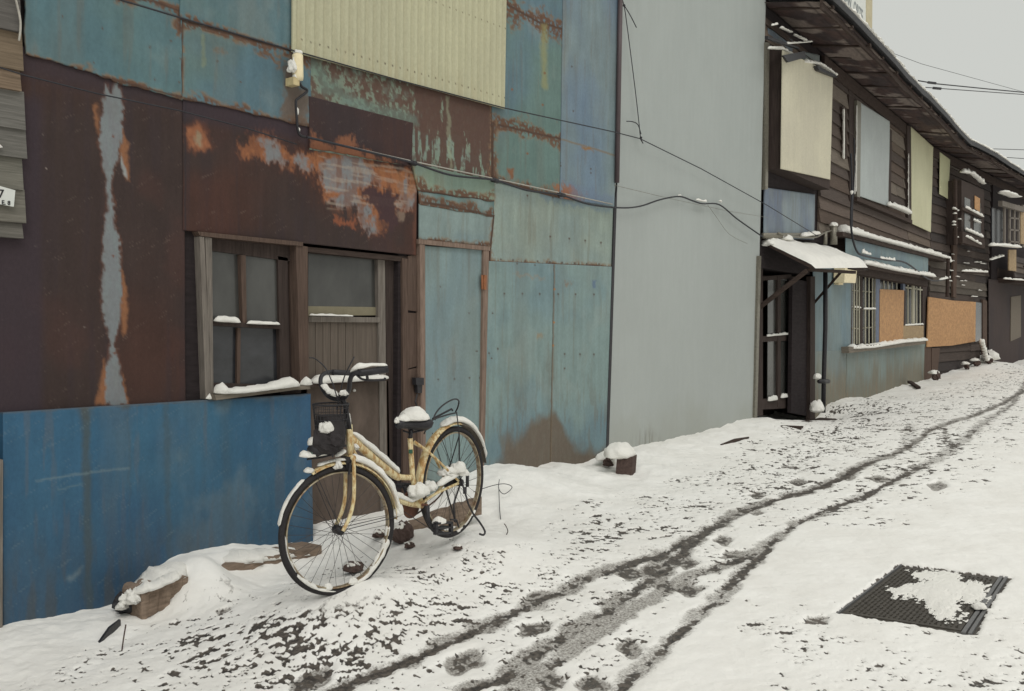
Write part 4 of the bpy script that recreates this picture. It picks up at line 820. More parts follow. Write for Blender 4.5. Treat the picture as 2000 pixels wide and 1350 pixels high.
# ------------------------------------------------------------------ ground
BANK=[(-60,1238),(8,1222),(110,1203),(220,1184),(246,1165),(262,1140),(300,1110),(352,1085),(420,1070),(500,1064),(612,1060),(625,1030),(700,1012),(765,1004),(815,985),(870,950),(944,913),(985,905),(1015,908),(1045,915),(1085,903),(1110,912),(1145,905),(1170,890),(1186,886),(1240,872),(1290,864),(1340,852),(1400,836),(1477,816)]
B2=[(1480,824),(1520,822),(1590,824),(1606,805),(1620,788),(1660,776),(1680,780),(1700,775),(1750,756),(1808,742)]
B3=[(1815,738),(1850,728),(1880,718),(1900,713),(1920,708),(1935,706),(1950,715),(1970,712),(2000,700),(2040,694)]
arc=[];zw=[]
for x,y in BANK: s,z=W.hit(x,y,.05); arc.append(s); zw.append(z)
for x,y in B2: s,z=F2.hit(x,y,.03); arc.append(C1[0]+max(s,.02)); zw.append(z)
for x,y in B3: s,z=F3.hit(x,y,.03); arc.append(C1[0]+S2+max(s,.02)); zw.append(z)
o_=np.argsort(arc); arc=np.array(arc)[o_]; zw=np.array(zw)[o_]
WL=[(-400,0),(0,0),C1,tuple(C2),tuple(F3.w(60,0,0)[:2]),tuple(F3.w(400,0,0)[:2])]; WA=[-400,0,C1[0],C1[0]+S2,C1[0]+S2+60,C1[0]+S2+400]
MND=W.P(395,1150,.42); RHP=cam+ray(884,941)*(6.2/FOC); FHP=cam+ray(661,1035)*(5.275/FOC)
def ground_s(x,y,lumps=True):
    x=np.asarray(x,float); y=np.asarray(y,float); d,t=segd(x,y,WL); a=np.interp(t,range(6),WA)
    zr=np.interp(x,[-5,0,3,6,9,12,20,30,60,400],[-.34,-.32,-.25,-.08,.06,.16,.22,.36,.5,.5])
    wd=.62-.34*sstep(2.6,3.1,x)*sstep(4.7,4.3,x); w_=np.exp(-(np.clip(d-.14,0,9)/wd)**2); z=zr+(np.interp(a,arc,zw)-zr)*w_
    z+=.17*np.exp(-((x-RHP[0]-.1)**2/.4+(y-RHP[1]-.05)**2/.35))+.17*np.exp(-((x-FHP[0]-.06)**2/.30+(y-FHP[1]-.08)**2/.25))+.045*np.exp(-((x-FHP[0]-.20)**2/.02+(y-FHP[1]+.05)**2/.015))+.15*np.exp(-((x-MND[0])**2/.03+(y-MND[1])**2/.05))
    if lumps:
        near=sstep(2.2,.2,d); z+=near*(.05*(fbm(x*2.6,y*2.6,3,301)-.5)+.022*(fbm(x*11,y*11,3,303)-.5))+.016*(fbm(x*1.7,y*1.7,3,305)-.5)
    return z
def gp(px,py,dz=0):
    """point on the ground seen at a pixel"""
    R=ray(px,py); lo,hi=.5,90
    ts=np.geomspace(lo,hi,900)/FOC; P=cam[None]+R[None]*ts[:,None]; g=ground_s(P[:,0],P[:,1],False)+dz; k=np.argmax(P[:,2]<g); return P[k]
def gpoly(L): return [tuple(gp(x,y)[:2]) for x,y in L]
T1=[(640,1358),(727,1314),(792,1294),(841,1272),(890,1249),(955,1220),(1052,1171),(1100,1156),(1162,1125),(1234,1103),(1324,1069),(1364,1047),(1411,1022),(1451,998),(1520,976),(1579,960),(1629,942),(1687,909),(1728,894),(1775,872),(1816,842),(1845,829),(1904,811),(1950,792),(2000,762)]
T2=[(900,1352),(971,1330),(1020,1301),(1069,1265),(1117,1233),(1178,1200),(1231,1163),(1274,1131),(1318,1094),(1364,1050)]
T3=[(1000,1352),(1060,1310),(1130,1258),(1218,1200),(1277,1165),(1336,1131),(1411,1107),(1461,1085),(1489,1072),(1517,1054),(1545,1029),(1600,1003)]
T4=[(1190,1358),(1220,1335),(1290,1270),(1364,1200),(1399,1172),(1436,1131),(1473,1097),(1501,1072)]
T5=[(1600,1003),(1640,984),(1681,971),(1713,956),(1746,940),(1785,920),(1819,901),(1847,886),(1868,870),(1897,847),(1920,826),(1951,808),(1974,791),(1990,767),(2010,735)]
T6=[(1868,870),(1846,862),(1845,838)]; T7=[(1764,880),(1768,850),(1780,830)]
xs=[-160,-80,-40,-20,-10,-5,-2,0,.8]; x=1.4
while x<40: xs.append(x); x+= .0125 if x<6.5 else .0125*(x/6.5)**1.6
while x<400: xs.append(x); x*=1.12
ys=[]; y=-4.75
while y<.30: ys.append(y); y+=.0125
while y<3.2: ys.append(y); y+=.04
while y<200: ys.append(y); y=y*1.35
y=-4.75; q=[]; st=.05
while y>-200: y-=st; st*=1.3; q.append(y)
ys=q[::-1]+ys
GX,GY=np.meshgrid(np.array(xs),np.array(ys)); GZ=ground_s(GX,GY)
wxn=(fbm(GX*9,GY*9,4,401)-.5); wyn=(fbm(GX*9,GY*9,4,411)-.5); XW=GX+wxn*.05; YW=GY+wyn*.05
bare=np.zeros_like(GX); slush=np.zeros_like(GX); dep=np.zeros_like(GX)
edge=fbm(GX*30,GY*30,4,421); med=fbm(GX*7,GY*7,4,431)
vis=(GX>1.2)&(GX<42)&(GY>-5)&(GY<3.3)
def track(T,w,strength,sl=.6):
    global bare,slush,dep
    Pg=gpoly(T); d,_=segd(XW[vis],YW[vis],Pg); e=edge[vis]; m=med[vis]
    lw=fbm(XW[vis]*1.1,YW[vis]*1.1,3,441); b_=(.74-.22*sstep(6.5,12,GX[vis]))*sstep(w*1.15,w*.45,d+(e-.5)*w*1.3+(m-.5)*w*1.1)*sstep(.74-strength*.42,.9-strength*.42,.5*m+.2*e+.3*lw+.1); s_=sstep(w*2.1,w*.6,d+(m-.5)*w*2.6)*sl
    bare[vis]=np.maximum(bare[vis],b_); slush[vis]=np.maximum(slush[vis],s_); dep[vis]=np.maximum(dep[vis],.7*sstep(w*2.0,w*.3,d+(m-.5)*w*1.5))
track(T1,.052,.80,.95); track(T2,.052,.76,.95); track(T3,.048,.52,.9); track(T4,.042,.70,.8); track(T5,.055,.66,.7); track(T6,.05,.7,.5); track(T7,.05,.6,.5)
# footprints
def foot(px,py,l,w,ang,st):
    global bare,slush,dep
    c=gp(px,py)[:2]; a=math.radians(ang); u=(XW-c[0])*math.cos(a)+(YW-c[1])*math.sin(a); v=-(XW-c[0])*math.sin(a)+(YW-c[1])*math.cos(a)
    u=u/(l*1.15);v=v/(w*1.15*(1+.28*np.cos(u*4.2))); d=np.hypot(u,v); 
    dep=np.maximum(dep,1.6*sstep(1.25,.8,d)); slush=np.maximum(slush,1.05*sstep(1.15,.8,d+(edge-.5)*.4)); bare=np.maximum(bare,.62*sstep(1.05,.6,d+(edge-.5)*.9)*sstep(.42,.6,edge+st*.22))
for f in((905,1292,.15,.07,20,.55),(1046,1228,.13,.06,0,.9),(1232,1262,.13,.05,35,.35),(1072,1330,.13,.05,30,.6),(1155,1338,.12,.06,30,.5),(605,1330,.15,.06,15,.6),(1300,1142,.14,.055,35,.4),(1340,1150,.13,.07,40,.5),(1050,1165,.1,.05,0,.5),(1410,1055,.14,.05,30,.4),(1432,1082,.1,.05,-10,.35),(1230,1120,.14,.08,30,.8),(1280,1110,.16,.07,30,.85),(1290,1085,.13,.06,20,.8),(1340,1098,.15,.055,30,.6),(1560,940,.16,.07,20,.75),(1545,912,.1,.06,50,.6),(1480,965,.14,.06,20,.5),(1790,912,.16,.07,20,.4),(1650,930,.2,.07,30,.2),(1830,950,.2,.06,10,.2),(1590,1210,.08,.035,-25,.9),(440,1195,.05,.025,20,.9),(1600,1215,.06,.03,-25,.8),(1715,935,.16,.09,20,.3),(1480,1000,.1,.05,20,.5)): foot(*f)
# broken snow where the stony verge shows through
def field(poly,dens,sc=1.0,soft=.25):
    global bare,dep,slush
    P=gpoly(poly); v=vis; d=sdpoly(GX[v],GY[v],P); k=sstep(soft,-soft,d+(med[v]-.5)*.5)
    n=.8*fbm((GX[v]*.62-GY[v]*.78)*30*sc,(GX[v]*.78+GY[v]*.62)*38*sc,4,501,.62)+.2*fbm(GX[v]*3.4,GY[v]*4.5,2,507)
    m=.9*sstep(-.01,.05,(.35+.118*dens*k*1.2)-n)*(k>.05); bare[v]=np.maximum(bare[v],m); slush[v]=np.maximum(slush[v],.62*sstep(-.035,.02,(.35+.118*dens*k*1.2)-n)*(k>.05))
field([(250,1360),(300,1270),(430,1215),(560,1190),(720,1180),(860,1150),(980,1120),(985,1150),(930,1205),(760,1280),(640,1360)],.95)
field([(0,1360),(240,1250),(420,1150),(700,1120),(1000,1080),(1000,1160),(600,1340),(500,1370)],.3,1,.1)
field([(1065,1085),(1120,1020),(1230,975),(1370,935),(1500,865),(1640,800),(1740,770),(1740,830),(1640,890),(1540,950),(1440,990),(1300,1045),(1180,1090)],.66,.8)
field([(1640,820),(1780,780),(1940,730),(2040,700),(2040,800),(1940,880),(1860,930),(1760,975),(1660,1020),(1580,1010)],.62,.55,.4)
field([(600,1110),(800,1090),(880,1060),(900,1090),(780,1140),(640,1150)],.35,1.2)
field([(1470,1210),(1560,1220),(1660,1300),(1640,1320),(1500,1250)],.5,1.1,.1)
field([(1500,1180),(2040,1200),(2040,1360),(1500,1360)],.13,1,.1)
field([(1050,1110),(1300,1050),(1560,970),(1600,1000),(1350,1180),(1100,1360),(660,1360),(900,1260)],.25,1,.1)
bare*=(fbm(GX*3,GY*3,2,3)>-1); bare*=1-.95*np.exp(-((GX-FHP[0]-.05)**2/.06+(GY-FHP[1]-.03)**2/.05)); bare*=1-np.exp(-((GX-MND[0])**2/.06+(GY-MND[1])**2/.06))
GZ=GZ-.010*sstep(.15,.8,bare)-.007*dep*(1-sstep(.3,.9,bare))-.003*dep
GZ=GZ+vis*(1-bare)*(1-np.clip(dep,0,1))*(.007*(fbm(GX*22,GY*24,4,601)-.5)+.012*(fbm(GX*8,GY*8,3,605)-.5)) + vis*bare*.008*(fbm(GX*45,GY*45,3,611)-.5)
# manhole recess
MH=[gp(1630,1196),gp(1757,1100),gp(1972,1126),gp(1902,1237)]
mhp=[tuple(p[:2]) for p in MH]; dmh=sdpoly(GX+wxn*.05,GY+wyn*.05,mhp)+ (fbm(GX*50,GY*50,2,9)-.5)*.03; GZ=GZ-.045*sstep(.02,-.03,dmh); bare=bare*sstep(.0,.06,dmh); bare=np.maximum(bare,sstep(.014,.0,dmh)*.8)
ny,nx=GX.shape; idx=np.arange(nx*ny).reshape(ny,nx); q=np.stack([idx[:-1,:-1],idx[:-1,1:],idx[1:,1:],idx[1:,:-1]],-1).reshape(-1,4)
me=bpy.data.meshes.new('ground'); vv=np.stack([GX.ravel(),GY.ravel(),GZ.ravel()],-1); me.vertices.add(len(vv)); me.vertices.foreach_set('co',vv.astype(np.float32).ravel())
me.loops.add(len(q)*4); me.loops.foreach_set('vertex_index',q.ravel().astype(np.int32)); me.polygons.add(len(q)); me.polygons.foreach_set('loop_start',(np.arange(len(q))*4).astype(np.int32)); me.polygons.foreach_set('use_smooth',np.ones(len(q),bool)); me.update(calc_edges=True)
at=me.color_attributes.new('Mask','FLOAT_COLOR','POINT'); at.data.foreach_set('color',np.stack([bare.ravel(),slush.ravel(),np.clip(dep,0,1).ravel(),np.ones(bare.size)],-1).astype(np.float32).ravel())
def groundmat():
    m,N,L,bs=nodes('snowy_street'); a=N.new('ShaderNodeAttribute'); a.attribute_name='Mask'; s=N.new('ShaderNodeSeparateColor'); L.new(a.outputs['Color'],s.inputs[0])
    v=mapping(N,L,(1,1,1)); n=noise(N,L,34,8,v,.65); nf=noise(N,L,75,6,v,.7); n2=noise(N,L,3,3,v)
    def mixc(f,c1,c2):
        x=N.new('ShaderNodeMix'); x.data_type='RGBA'
        if isinstance(f,float): x.inputs[0].default_value=f
        else: L.new(f,x.inputs[0])
        for i,c in((6,c1),(7,c2)):
            if isinstance(c,tuple): x.inputs[i].default_value=(*c,1)
            else: L.new(c,x.inputs[i])
        return x.outputs[2]
    def math_(op,a_,b_):
        x=N.new('ShaderNodeMath'); x.operation=op
        for i,c in enumerate((a_,b_)):
            if isinstance(c,(int,float)): x.inputs[i].default_value=c
            else: L.new(c,x.inputs[i])
        return x.outputs[0]
    snow=mixc(maprange(N,L,n2.outputs[0],.35,.65,0,1),(.80,.785,.745),(.86,.85,.815))
    sl=mixc(maprange(N,L,nf.outputs[0],.35,.65,0,1),(.50,.485,.45),(.17,.155,.14))
    brn=mixc(maprange(N,L,n.outputs[0],.4,.6,0,1),(.040,.035,.032),(.125,.108,.092))
    smask=maprange(N,L,math_('ADD',s.outputs[1],math_('MULTIPLY',math_('SUBTRACT',nf.outputs[0],.5),1.2)),.35,.95,0,1)
    bmask=maprange(N,L,math_('ADD',s.outputs[0],math_('MULTIPLY',math_('SUBTRACT',n.outputs[0],.5),.9)),.42,.58,0,1)
    c=mixc(bmask,mixc(smask,snow,sl),brn); L.new(c,bs.inputs['Base Color'])
    L.new(maprange(N,L,bmask,0,1,.72,.45),bs.inputs['Roughness']); bs.inputs['Specular IOR Level'].default_value=.25
    bump(N,L,n.outputs[0],bs,.5,.012); return m
me.materials.append(groundmat()); go=bpy.data.objects.new('ground',me); COL.objects.link(go); go['kind']='structure'; go['label']='snow-covered street with tyre tracks and footprints'

# manhole
mh=thing('manhole_cover','rectangular cast-iron chequered cover half dusted with snow in the street','manhole cover',np.mean(MH,0))
def mhP(u,v,dz): 
    A,B_,C_,D_=MH; p=(np.array(A)*(1-u)+np.array(D_)*u)*(1-v)+(np.array(B_)*(1-u)+np.array(C_)*u)*v; p=p.copy(); p[2]+=dz; return p
zc=-.014
MB().hexa([mhP(-.06,-.06,zc-.05),mhP(1.06,-.06,zc-.05),mhP(1.06,-.06,zc-.002),mhP(-.06,-.06,zc-.002)],[mhP(-.06,1.06,zc-.05),mhP(1.06,1.06,zc-.05),mhP(1.06,1.06,zc-.002),mhP(-.06,1.06,zc-.002)]).build('frame',MIRON,mh)
b=MB(); b.hexa([mhP(.04,.04,zc-.04),mhP(.9,.04,zc-.04),mhP(.9,.04,zc+.004),mhP(.04,.04,zc+.004)],[mhP(.04,.96,zc-.04),mhP(.9,.96,zc-.04),mhP(.9,.96,zc+.004),mhP(.04,.96,zc+.004)])
nu,nv=22,34
for i in range(nu):
    for j in range(nv):
        u0=.06+.82*(i+.5)/nu; v0=.06+.88*(j+.5)/nv; du=.010; dv=.009
        if (i+j)%2: a=[(u0-du,v0-dv*.3),(u0+du,v0+dv*.0),(u0+du,v0+dv*.3),(u0-du,v0)]
        else: a=[(u0-du*.35,v0-dv),(u0+du*.35,v0-dv),(u0+du*.35,v0+dv),(u0-du*.35,v0+dv)]
        b.add([mhP(u_,v_,zc+.0035) for u_,v_ in a]+[mhP(u_,v_,zc+.010) for u_,v_ in a],[(4,5,6,7),(0,1,5,4),(1,2,6,5),(2,3,7,6),(3,0,4,7)])
b.build('lid',MIRON,mh)
b=MB()
for u0,u1 in((.915,.945),(.96,.985)): b.hexa([mhP(u0,.0,zc-.03),mhP(u1,.0,zc-.03),mhP(u1,.0,zc+.012),mhP(u0,.0,zc+.012)],[mhP(u0,1,zc-.03),mhP(u1,1,zc-.03),mhP(u1,1,zc+.012),mhP(u0,1,zc+.012)])
b.hexa([mhP(.01,.0,zc-.03),mhP(.025,.0,zc-.03),mhP(.025,.0,zc+.010),mhP(.01,.0,zc+.010)],[mhP(.01,1,zc-.03),mhP(.025,1,zc-.03),mhP(.025,1,zc+.010),mhP(.01,1,zc+.010)])
b.build('edge_bar',MSTRIP,mh)
# snow blown on the lid
n=150; U_,V_=np.meshgrid(np.linspace(.05,.97,n),np.linspace(.05,.97,n)); A,B_,C_,D_=[np.array(q) for q in MH]
PP=(A*(1-U_[...,None])+D_*U_[...,None])*(1-V_[...,None])+(B_*(1-U_[...,None])+C_*U_[...,None])*V_[...,None]; PX,PY=proj(PP)
core=[(1790,1142),(1830,1130),(1870,1128),(1880,1140),(1925,1140),(1930,1160),(1905,1175),(1880,1168),(1872,1205),(1835,1203),(1815,1180),(1790,1158),(1740,1160),(1745,1150)]
wp=fbm(U_*14,V_*6,5,701)-.5; wq=fbm(U_*34,V_*40,4,711)-.5; d=sdpoly(PX+wp*46+wq*30,PY+wp*20+wq*16,core)
d2=sdpoly(PX+wp*40+wq*20,PY+wp*14,[(1780,1118),(1830,1115),(1875,1118),(1878,1132),(1830,1130),(1790,1126)])
hgt=.011*sstep(8,-22,np.minimum(d,d2)+wq*22)*(1+.3*wq)-.001; PP[...,2]=PP[...,2]+zc+.0095+hgt; keep=(hgt>-.0004)
idx=np.arange(n*n).reshape(n,n); fs=[]
for j in range(n-1):
    for i in range(n-1):
        if keep[j,i] or keep[j,i+1] or keep[j+1,i] or keep[j+1,i+1]: fs.append((idx[j,i],idx[j,i+1],idx[j+1,i+1],idx[j+1,i]))
b=MB(); PP[...,2]=PP[...,2]; b.add(PP.reshape(-1,3),fs); used=sorted({i for f in fs for i in f}); mp={u:k for k,u in enumerate(used)}; b.v=[b.v[u] for u in used]; b.f=[tuple(mp[i] for i in f) for f in fs]
lump(b,mhP(.93,.38,zc+.02),.05,.035,.025,sub=10); b.build('snow_patch',MSNOW,mh,True)

# ------------------------------------------------------------------ things on the ground
def onW(px,py,off): return W.P(px,py,off)
t=thing('ground_timber','short weathered squared timber poking from the snow, left of the bicycle','timber',onW(316,1190,.38),'timbers in the snow')
a=onW(276,1190,.44); c=onW(366,1146,.44); 
def beam(mb,P0,P1,h,d,seed=0):
    P0=np.array(P0);P1=np.array(P1); n=14; S=np.array([0,1,0]); v=[];f=[]
    for i in range(n+1):
        p=P0+(P1-P0)*i/n; 
        for k,(y,z) in enumerate(((0,0),(0,1),(1,1),(1,0))):
            e=.12*h*(float(vn(i*1.1,k*5.+seed,seed))-.5)*2; v.append(p+S*(y*d+e)+np.array([0,0,z*h+e]))
    for i in range(n):
        for k in range(4): f.append((i*4+k,i*4+(k+1)%4,(i+1)*4+(k+1)%4,(i+1)*4+k))
    f+= [(3,2,1,0),tuple(n*4+k for k in range(4))]; mb.add(v,f)
b=MB(); beam(b,a-np.array([0,0,.05]),c-np.array([0,0,.07]),.135,.2,1); b.build('timber',MBEAM,t)
b=MB(); snowstrip(b,[onW(262,1150,.26),onW(300,1136,.28),onW(362,1102,.28)],.30,.05,ds=.015,rough=.4); snowstrip(b,[onW(262,1160,.40),onW(300,1146,.43),onW(350,1124,.42)],.12,.035,rough=.6); lump(b,onW(264,1172,.40),.05,.04,.05,rough=.6); b.build('snow_cap',MSNOW,t,True)
t=thing('ground_timber','long weathered timber under snow, running behind the front wheel','timber',onW(520,1130,.4),'timbers in the snow')
b=MB(); beam(b,onW(432,1138,.36)-np.array([0,0,.08]),onW(628,1104,.36)-np.array([0,0,.04]),.17,.2,2); b.build('timber',MBEAM,t)
b=MB(); snowstrip(b,[onW(430,1098,.24),onW(500,1090,.25),onW(560,1082,.25),onW(600,1076,.22)],.26,.05,ds=.02,rough=.4,prof=[(0,1),(.5,1),(.85,.7),(1,.2)]); b.build('snow_cap',MSNOW,t,True)
t=thing('crumpled_sheet','crumpled black plastic flecked with snow at the end of the short timber','rubbish',onW(255,1190,.3))
b=MB(); lump(b,onW(250,1186,.26),.07,.07,.08,rough=.5,freq=4); b.build('plastic',MBLACK,t); b=MB(); 
for x,y in((243,1170),(252,1160),(260,1166),(240,1178),(248,1174),(256,1176),(236,1184)): lump(b,onW(x,y,.38),.022,.022,.022,rough=.6,sub=8)
lump(b,onW(238,1188,.34),.035,.03,.02); b.build('snow_cap',MSNOW,t,True)
def G(px,py,dz=0): p=gp(px,py); p=p.copy(); p[2]=float(ground_s(p[0],p[1]))+dz; return p
t=thing('stone_block','brown brick-like block under a thick cap of snow against the grey wall','stone',G(1222,915))
c=G(1223,924); 
b=MB(); b.box(c+np.array([.0,.0,.07]),(.085,.03,0),(-.02,.07,0),(.01,0,.085)); b.build('block',MSTONE,t)
b=MB(); lump(b,c+np.array([-.02,.06,.155]),.17,.13,.12,rough=.12,flat=.25,sub=18); b.build('snow_cap',MSNOW,t,True)
t=thing('stone_chunk','small brown stone chunk just left of the snow-capped block','stone',G(1188,912)); b=MB(); lump(b,G(1187,914,.03),.05,.05,.05,rough=.4); b.build('stone',MSTONE,t)
b=MB(); lump(b,G(1184,908,.06),.11,.09,.06,rough=.2); b.build('snow_cap',MSNOW,t,True)
def stick(name,label,cat,P,r,mat): tag(MB().tube(smoothpath(P,4),r,6).build(name,mat,None,True),label,cat)
p=G(237,1268); stick('twig','thin brown stick standing in the snow at lower left','twig',[p-np.array([0,0,.03]),p+np.array([.01,0,.04]),p+np.array([.03,.01,.115])],.0035,MSTONE)
b=MB(); a=G(193,1252); c=G(236,1226); b.add([a,a+(c-a)*.5+np.array([.0,0,.035]),c+np.array([0,0,.03]),c+np.array([0,0,-.01]),a+(c-a)*.3-np.array([0,0,.01])]+[q+np.array([0,.02,0]) for q in (a,a+(c-a)*.5+np.array([.0,0,.035]),c+np.array([0,0,.03]),c+np.array([0,0,-.01]),a+(c-a)*.3-np.array([0,0,.01]))],[(0,1,2,3,4),(9,8,7,6,5)]+[((i+1)%5,i,5+i,5+(i+1)%5) for i in range(5)])
tag(b.build('slate_shard',MBLACK),'dark pointed shard sticking out of the snow at lower left','shard')
b=MB(); a=G(1408,872);c=G(1462,860); b.tube([a+np.array([0,0,.0]),(a+c)/2+np.array([0,0,.015]),c+np.array([0,0,.01])],[.012,.02,.01],6); tag(b.build('wood_scrap',MDARKWOOD),'dark strip of wood half buried by the grey wall','plank')
b=MB(); a=G(1545,836);c=G(1618,822); b.box((a+c)/2,(c-a)/2,(0,.12,0),(0,0,.018)); tag(b.build('door_plank',MDARKWOOD),'loose dark plank on the snow in front of the recessed doorway','plank')
b=MB(); a=G(1776,752);c=G(1794,760); b.box((a+c)/2+np.array([0,0,.05]),(c-a)/2+np.array([0,0,-.02]),(0,.04,0),(0,0,.02)); tag(b.build('snowy_plank',MDARKWOOD),'short plank leaning in the snow below the blue wall','plank')
# bent wire by the rear wheel
P=[G(932,976,.12),G(965,965,.1),G(992,957,.1),G(996,966,.06),G(978,968,.08),G(972,960,.1)]
b=MB(); b.tube(smoothpath([G(925,985,.08),G(960,972,.07),G(985,968,.085),G(1000,972,.07),G(985,980,.05),G(974,972,.06),G(975,962,.09)]),.003,5); b.tube(smoothpath([G(974,975,.07),G(976,1005,.03),G(980,1020,-.02)]),.003,5)
tag(b.build('bent_wire',MWIRE,None,True),'thin bent wire looping out of the snow right of the rear wheel','wire')
p=G(989,1046); stick('twig','small curved twig in the snow right of the kickstand','twig',[p,p+np.array([.015,0,.02]),p+np.array([.01,.01,.05]),p+np.array([0,.02,.07])],.003,MDARKWOOD)
# rubble at the bend
RB=[(1932,712,.13,'tall snow-capped rubble lump at the bend, furthest right'),(1908,716,.11,'snow-capped rubble lump left of the tall one at the bend'),(1889,722,.10,'small rubble lump beside the plank wall'),(1872,718,.13,'dark post stub with snow under the strand board'),(1828,744,.12,'flat snowy lump at the corner of the blue wall')]
for x,y,r,lb in RB:
    p=G(x,y); t=thing('rubble_lump',lb,'rubble',p,'rubble along the far wall'); b=MB(); lump(b,p+np.array([0,0,r*.5]),r*.7,r*.6,r*1.1,rough=.5,sub=10); b.build('stone',MSTONE,t); b=MB(); lump(b,p+np.array([0,.05,r*1.3]),r*1.1,r,r*.55,rough=.3,sub=10); b.build('snow_cap',MSNOW,t,True)
t=thing('snow_heap','pile of snow-covered sticks leaning at the corner before the dark house','rubble',G(1928,705)); b=MB()
for i in range(7): a=G(1926+i*1.5,708); b.tube([a,F3.P(1918+i*2,660+i*5,.25)],.02,5)
b.build('sticks',MDARKWOOD,t); b=MB(); lump(b,G(1925,708,.1),.5,.25,.22,rough=.5); 
for i in range(8): lump(b,F3.P(1917+i*1.6,668+i*5,.35),.06,.06,.08,rough=.4,sub=8)
b.build('snow_cap',MSNOW,t,True)
# beam and stones behind the bicycle
t=thing('ground_timber','snowy timber lying behind the rear wheel','timber',G(870,1000),'timbers in the snow'); b=MB(); beam(b,W.P(800,1042,.75)-np.array([0,0,.1]),W.P(942,985,.75)-np.array([0,0,.08]),.13,.1,5); b.build('timber',MBEAM,t)
for i,(x,y,r,lb) in enumerate(((786,1058,.075,'rusty brown block behind the pedals'),(742,1062,.05,'dark stone behind the front wheel, right side'),(690,1118,.06,'flat stone seen through the front wheel'),(800,1070,.035,'small stone beside the rusty block'),(895,1078,.035,'small dark stone below the kickstand'),(690,1142,.018,'tiny dark pebble under the front wheel'))):
    p=G(x,y); t=thing('stone',lb,'stone',p,'stones around the bicycle'); b=MB(); lump(b,p+np.array([0,0,r*.35]),r*1.1,r*.7,r*(1.3 if i==0 else .7),rough=.4,sub=10); b.build('rock',MSTONE,t); b=MB(); lump(b,p+np.array([0,.01,r*(1.2 if i==0 else .75)]),r*.9,r*.7,r*.4,rough=.3,sub=10); b.build('snow_cap',MSNOW,t,True)
#@@BIKE
# ------------------------------------------------------------------ bicycle
def atZ(px,py,Z): return cam+ray(px,py)*(Z/FOC)
RH=atZ(884,941,6.2); FH=atZ(661,1035,5.275)
BP=Facade(RH[:2],(FH-RH)[:2])            # vertical plane of the bicycle; off>0 is its wall side
d_=(FH-RH)[:2]; d_/=np.linalg.norm(d_)
best=None
for a in np.linspace(-35,35,281):
    c,s=math.cos(math.radians(a)),math.sin(math.radians(a)); v=np.array([d_[0]*c-d_[1]*s,d_[0]*s+d_[1]*c])
    th=np.linspace(0,2*math.pi,60); P=FH+.348*(np.cos(th)[:,None]*np.array([v[0],v[1],0])+np.sin(th)[:,None]*zz); x,_=proj(P); e=abs((x.max()-x.min())-226)
    if best is None or (e<best[0]-.3): best=(e,a,v)
SP=Facade(FH[:2],best[2])
bk=thing('bicycle','rusty pale yellow step-through bicycle with black basket, loaded with snow, parked before the shed','bicycle',((RH+FH)/2)-np.array([0,0,.4]))
def Bp(x,y,o=0): return BP.P(x,y,o)
def Sp(x,y,o=0): return SP.P(x,y,o)
def circ(C,F,r,a0,a1,n=64,off=0):
    # angle measured from 'forward' (towards the front) up over the top
    out=[]; r=r*1.055
    for i in range(n+1):
        a=math.radians(a0+(a1-a0)*i/n); out.append(C+np.array([F.d[0],F.d[1],0])*math.cos(a)*r+zz*math.sin(a)*r+np.array([F.n[0],F.n[1],0])*off)
    return out
MTYRE=MRUBBER; MRIM=simple('rusty_rim',(150,140,118),.4,.3,(30,30,30),.1,.5,.35,col2=(112,92,72)); MSPOKE=simple('spoke_steel',(58,54,52),.5,.2,(20,20,20),0,.4,.4)
def wheel(C,F,lb):
    w=MB().tube(circ(C,F,.312,0,360,96),.0175,10,cap=False).build('wheel',MTYRE,bk,True,label=lb)
    b=MB()
    for o in(-.011,.011): b.tube(circ(C,F,.290,0,360,96,o),.0045,6,cap=False)
    v=[];f=[]; A=circ(C,F,.287,0,360,96,-.011); B_=circ(C,F,.287,0,360,96,.011); b.add(A+B_,[(i,i+1,97+i+1,97+i) for i in range(96)]); b.build('rim',MRIM,w,True)
    b=MB()
    for i in range(36):
        a=i*10+2; s=1 if i%2 else -1; k=(1 if (i//2)%2 else -1)*70
        p0=circ(C,F,.022,a+k,a+k,1,s*.028)[0]; p1=circ(C,F,.286,a,a,1)[0]; b.tube([p0,p1],.00125,4,cap=False)
    b.build('spokes',MSPOKE,w)
    b=MB(); n_=np.array([F.n[0],F.n[1],0]); b.tube([C-n_*.05,C-n_*.03,C-n_*.029,C+n_*.029,C+n_*.03,C+n_*.05],[.008,.008,.02,.02,.008,.008],12); b.tube([C-n_*.028,C+n_*.028],.024,12); b.build('hub',MBLACK,w,True)
    return w
wf=wheel(FH,SP,'front wheel turned towards the street'); wr=wheel(RH,BP,'rear wheel')
nS=np.array([SP.n[0],SP.n[1],0]); nB=np.array([BP.n[0],BP.n[1],0])
b=MB()
def wsn(C,F,r,a0,a1,w,h,ds=.012): snowstrip(b,circ(C,F,r,a0,a1,30),w,h,side=np.array([F.n[0],F.n[1],0]),ds=ds,rough=.7)
wsn(FH,SP,.306,-38,-88,.045,.02); wsn(FH,SP,.296,2,-38,.03,.012); wsn(FH,SP,.306,-105,-165,.045,.02); wsn(FH,SP,.332,55,10,.03,.008); wsn(FH,SP,.296,-165,-178,.03,.014)
for x,y in((690,1138),(640,1150)): lump(b,Sp(x,y),.03,.02,.03)
b.build('snow_cap',MSNOW,wf,True)
b=MB(); wsn(RH,BP,.306,-95,-140,.04,.016); b.build('snow_cap',MSNOW,wr,True)
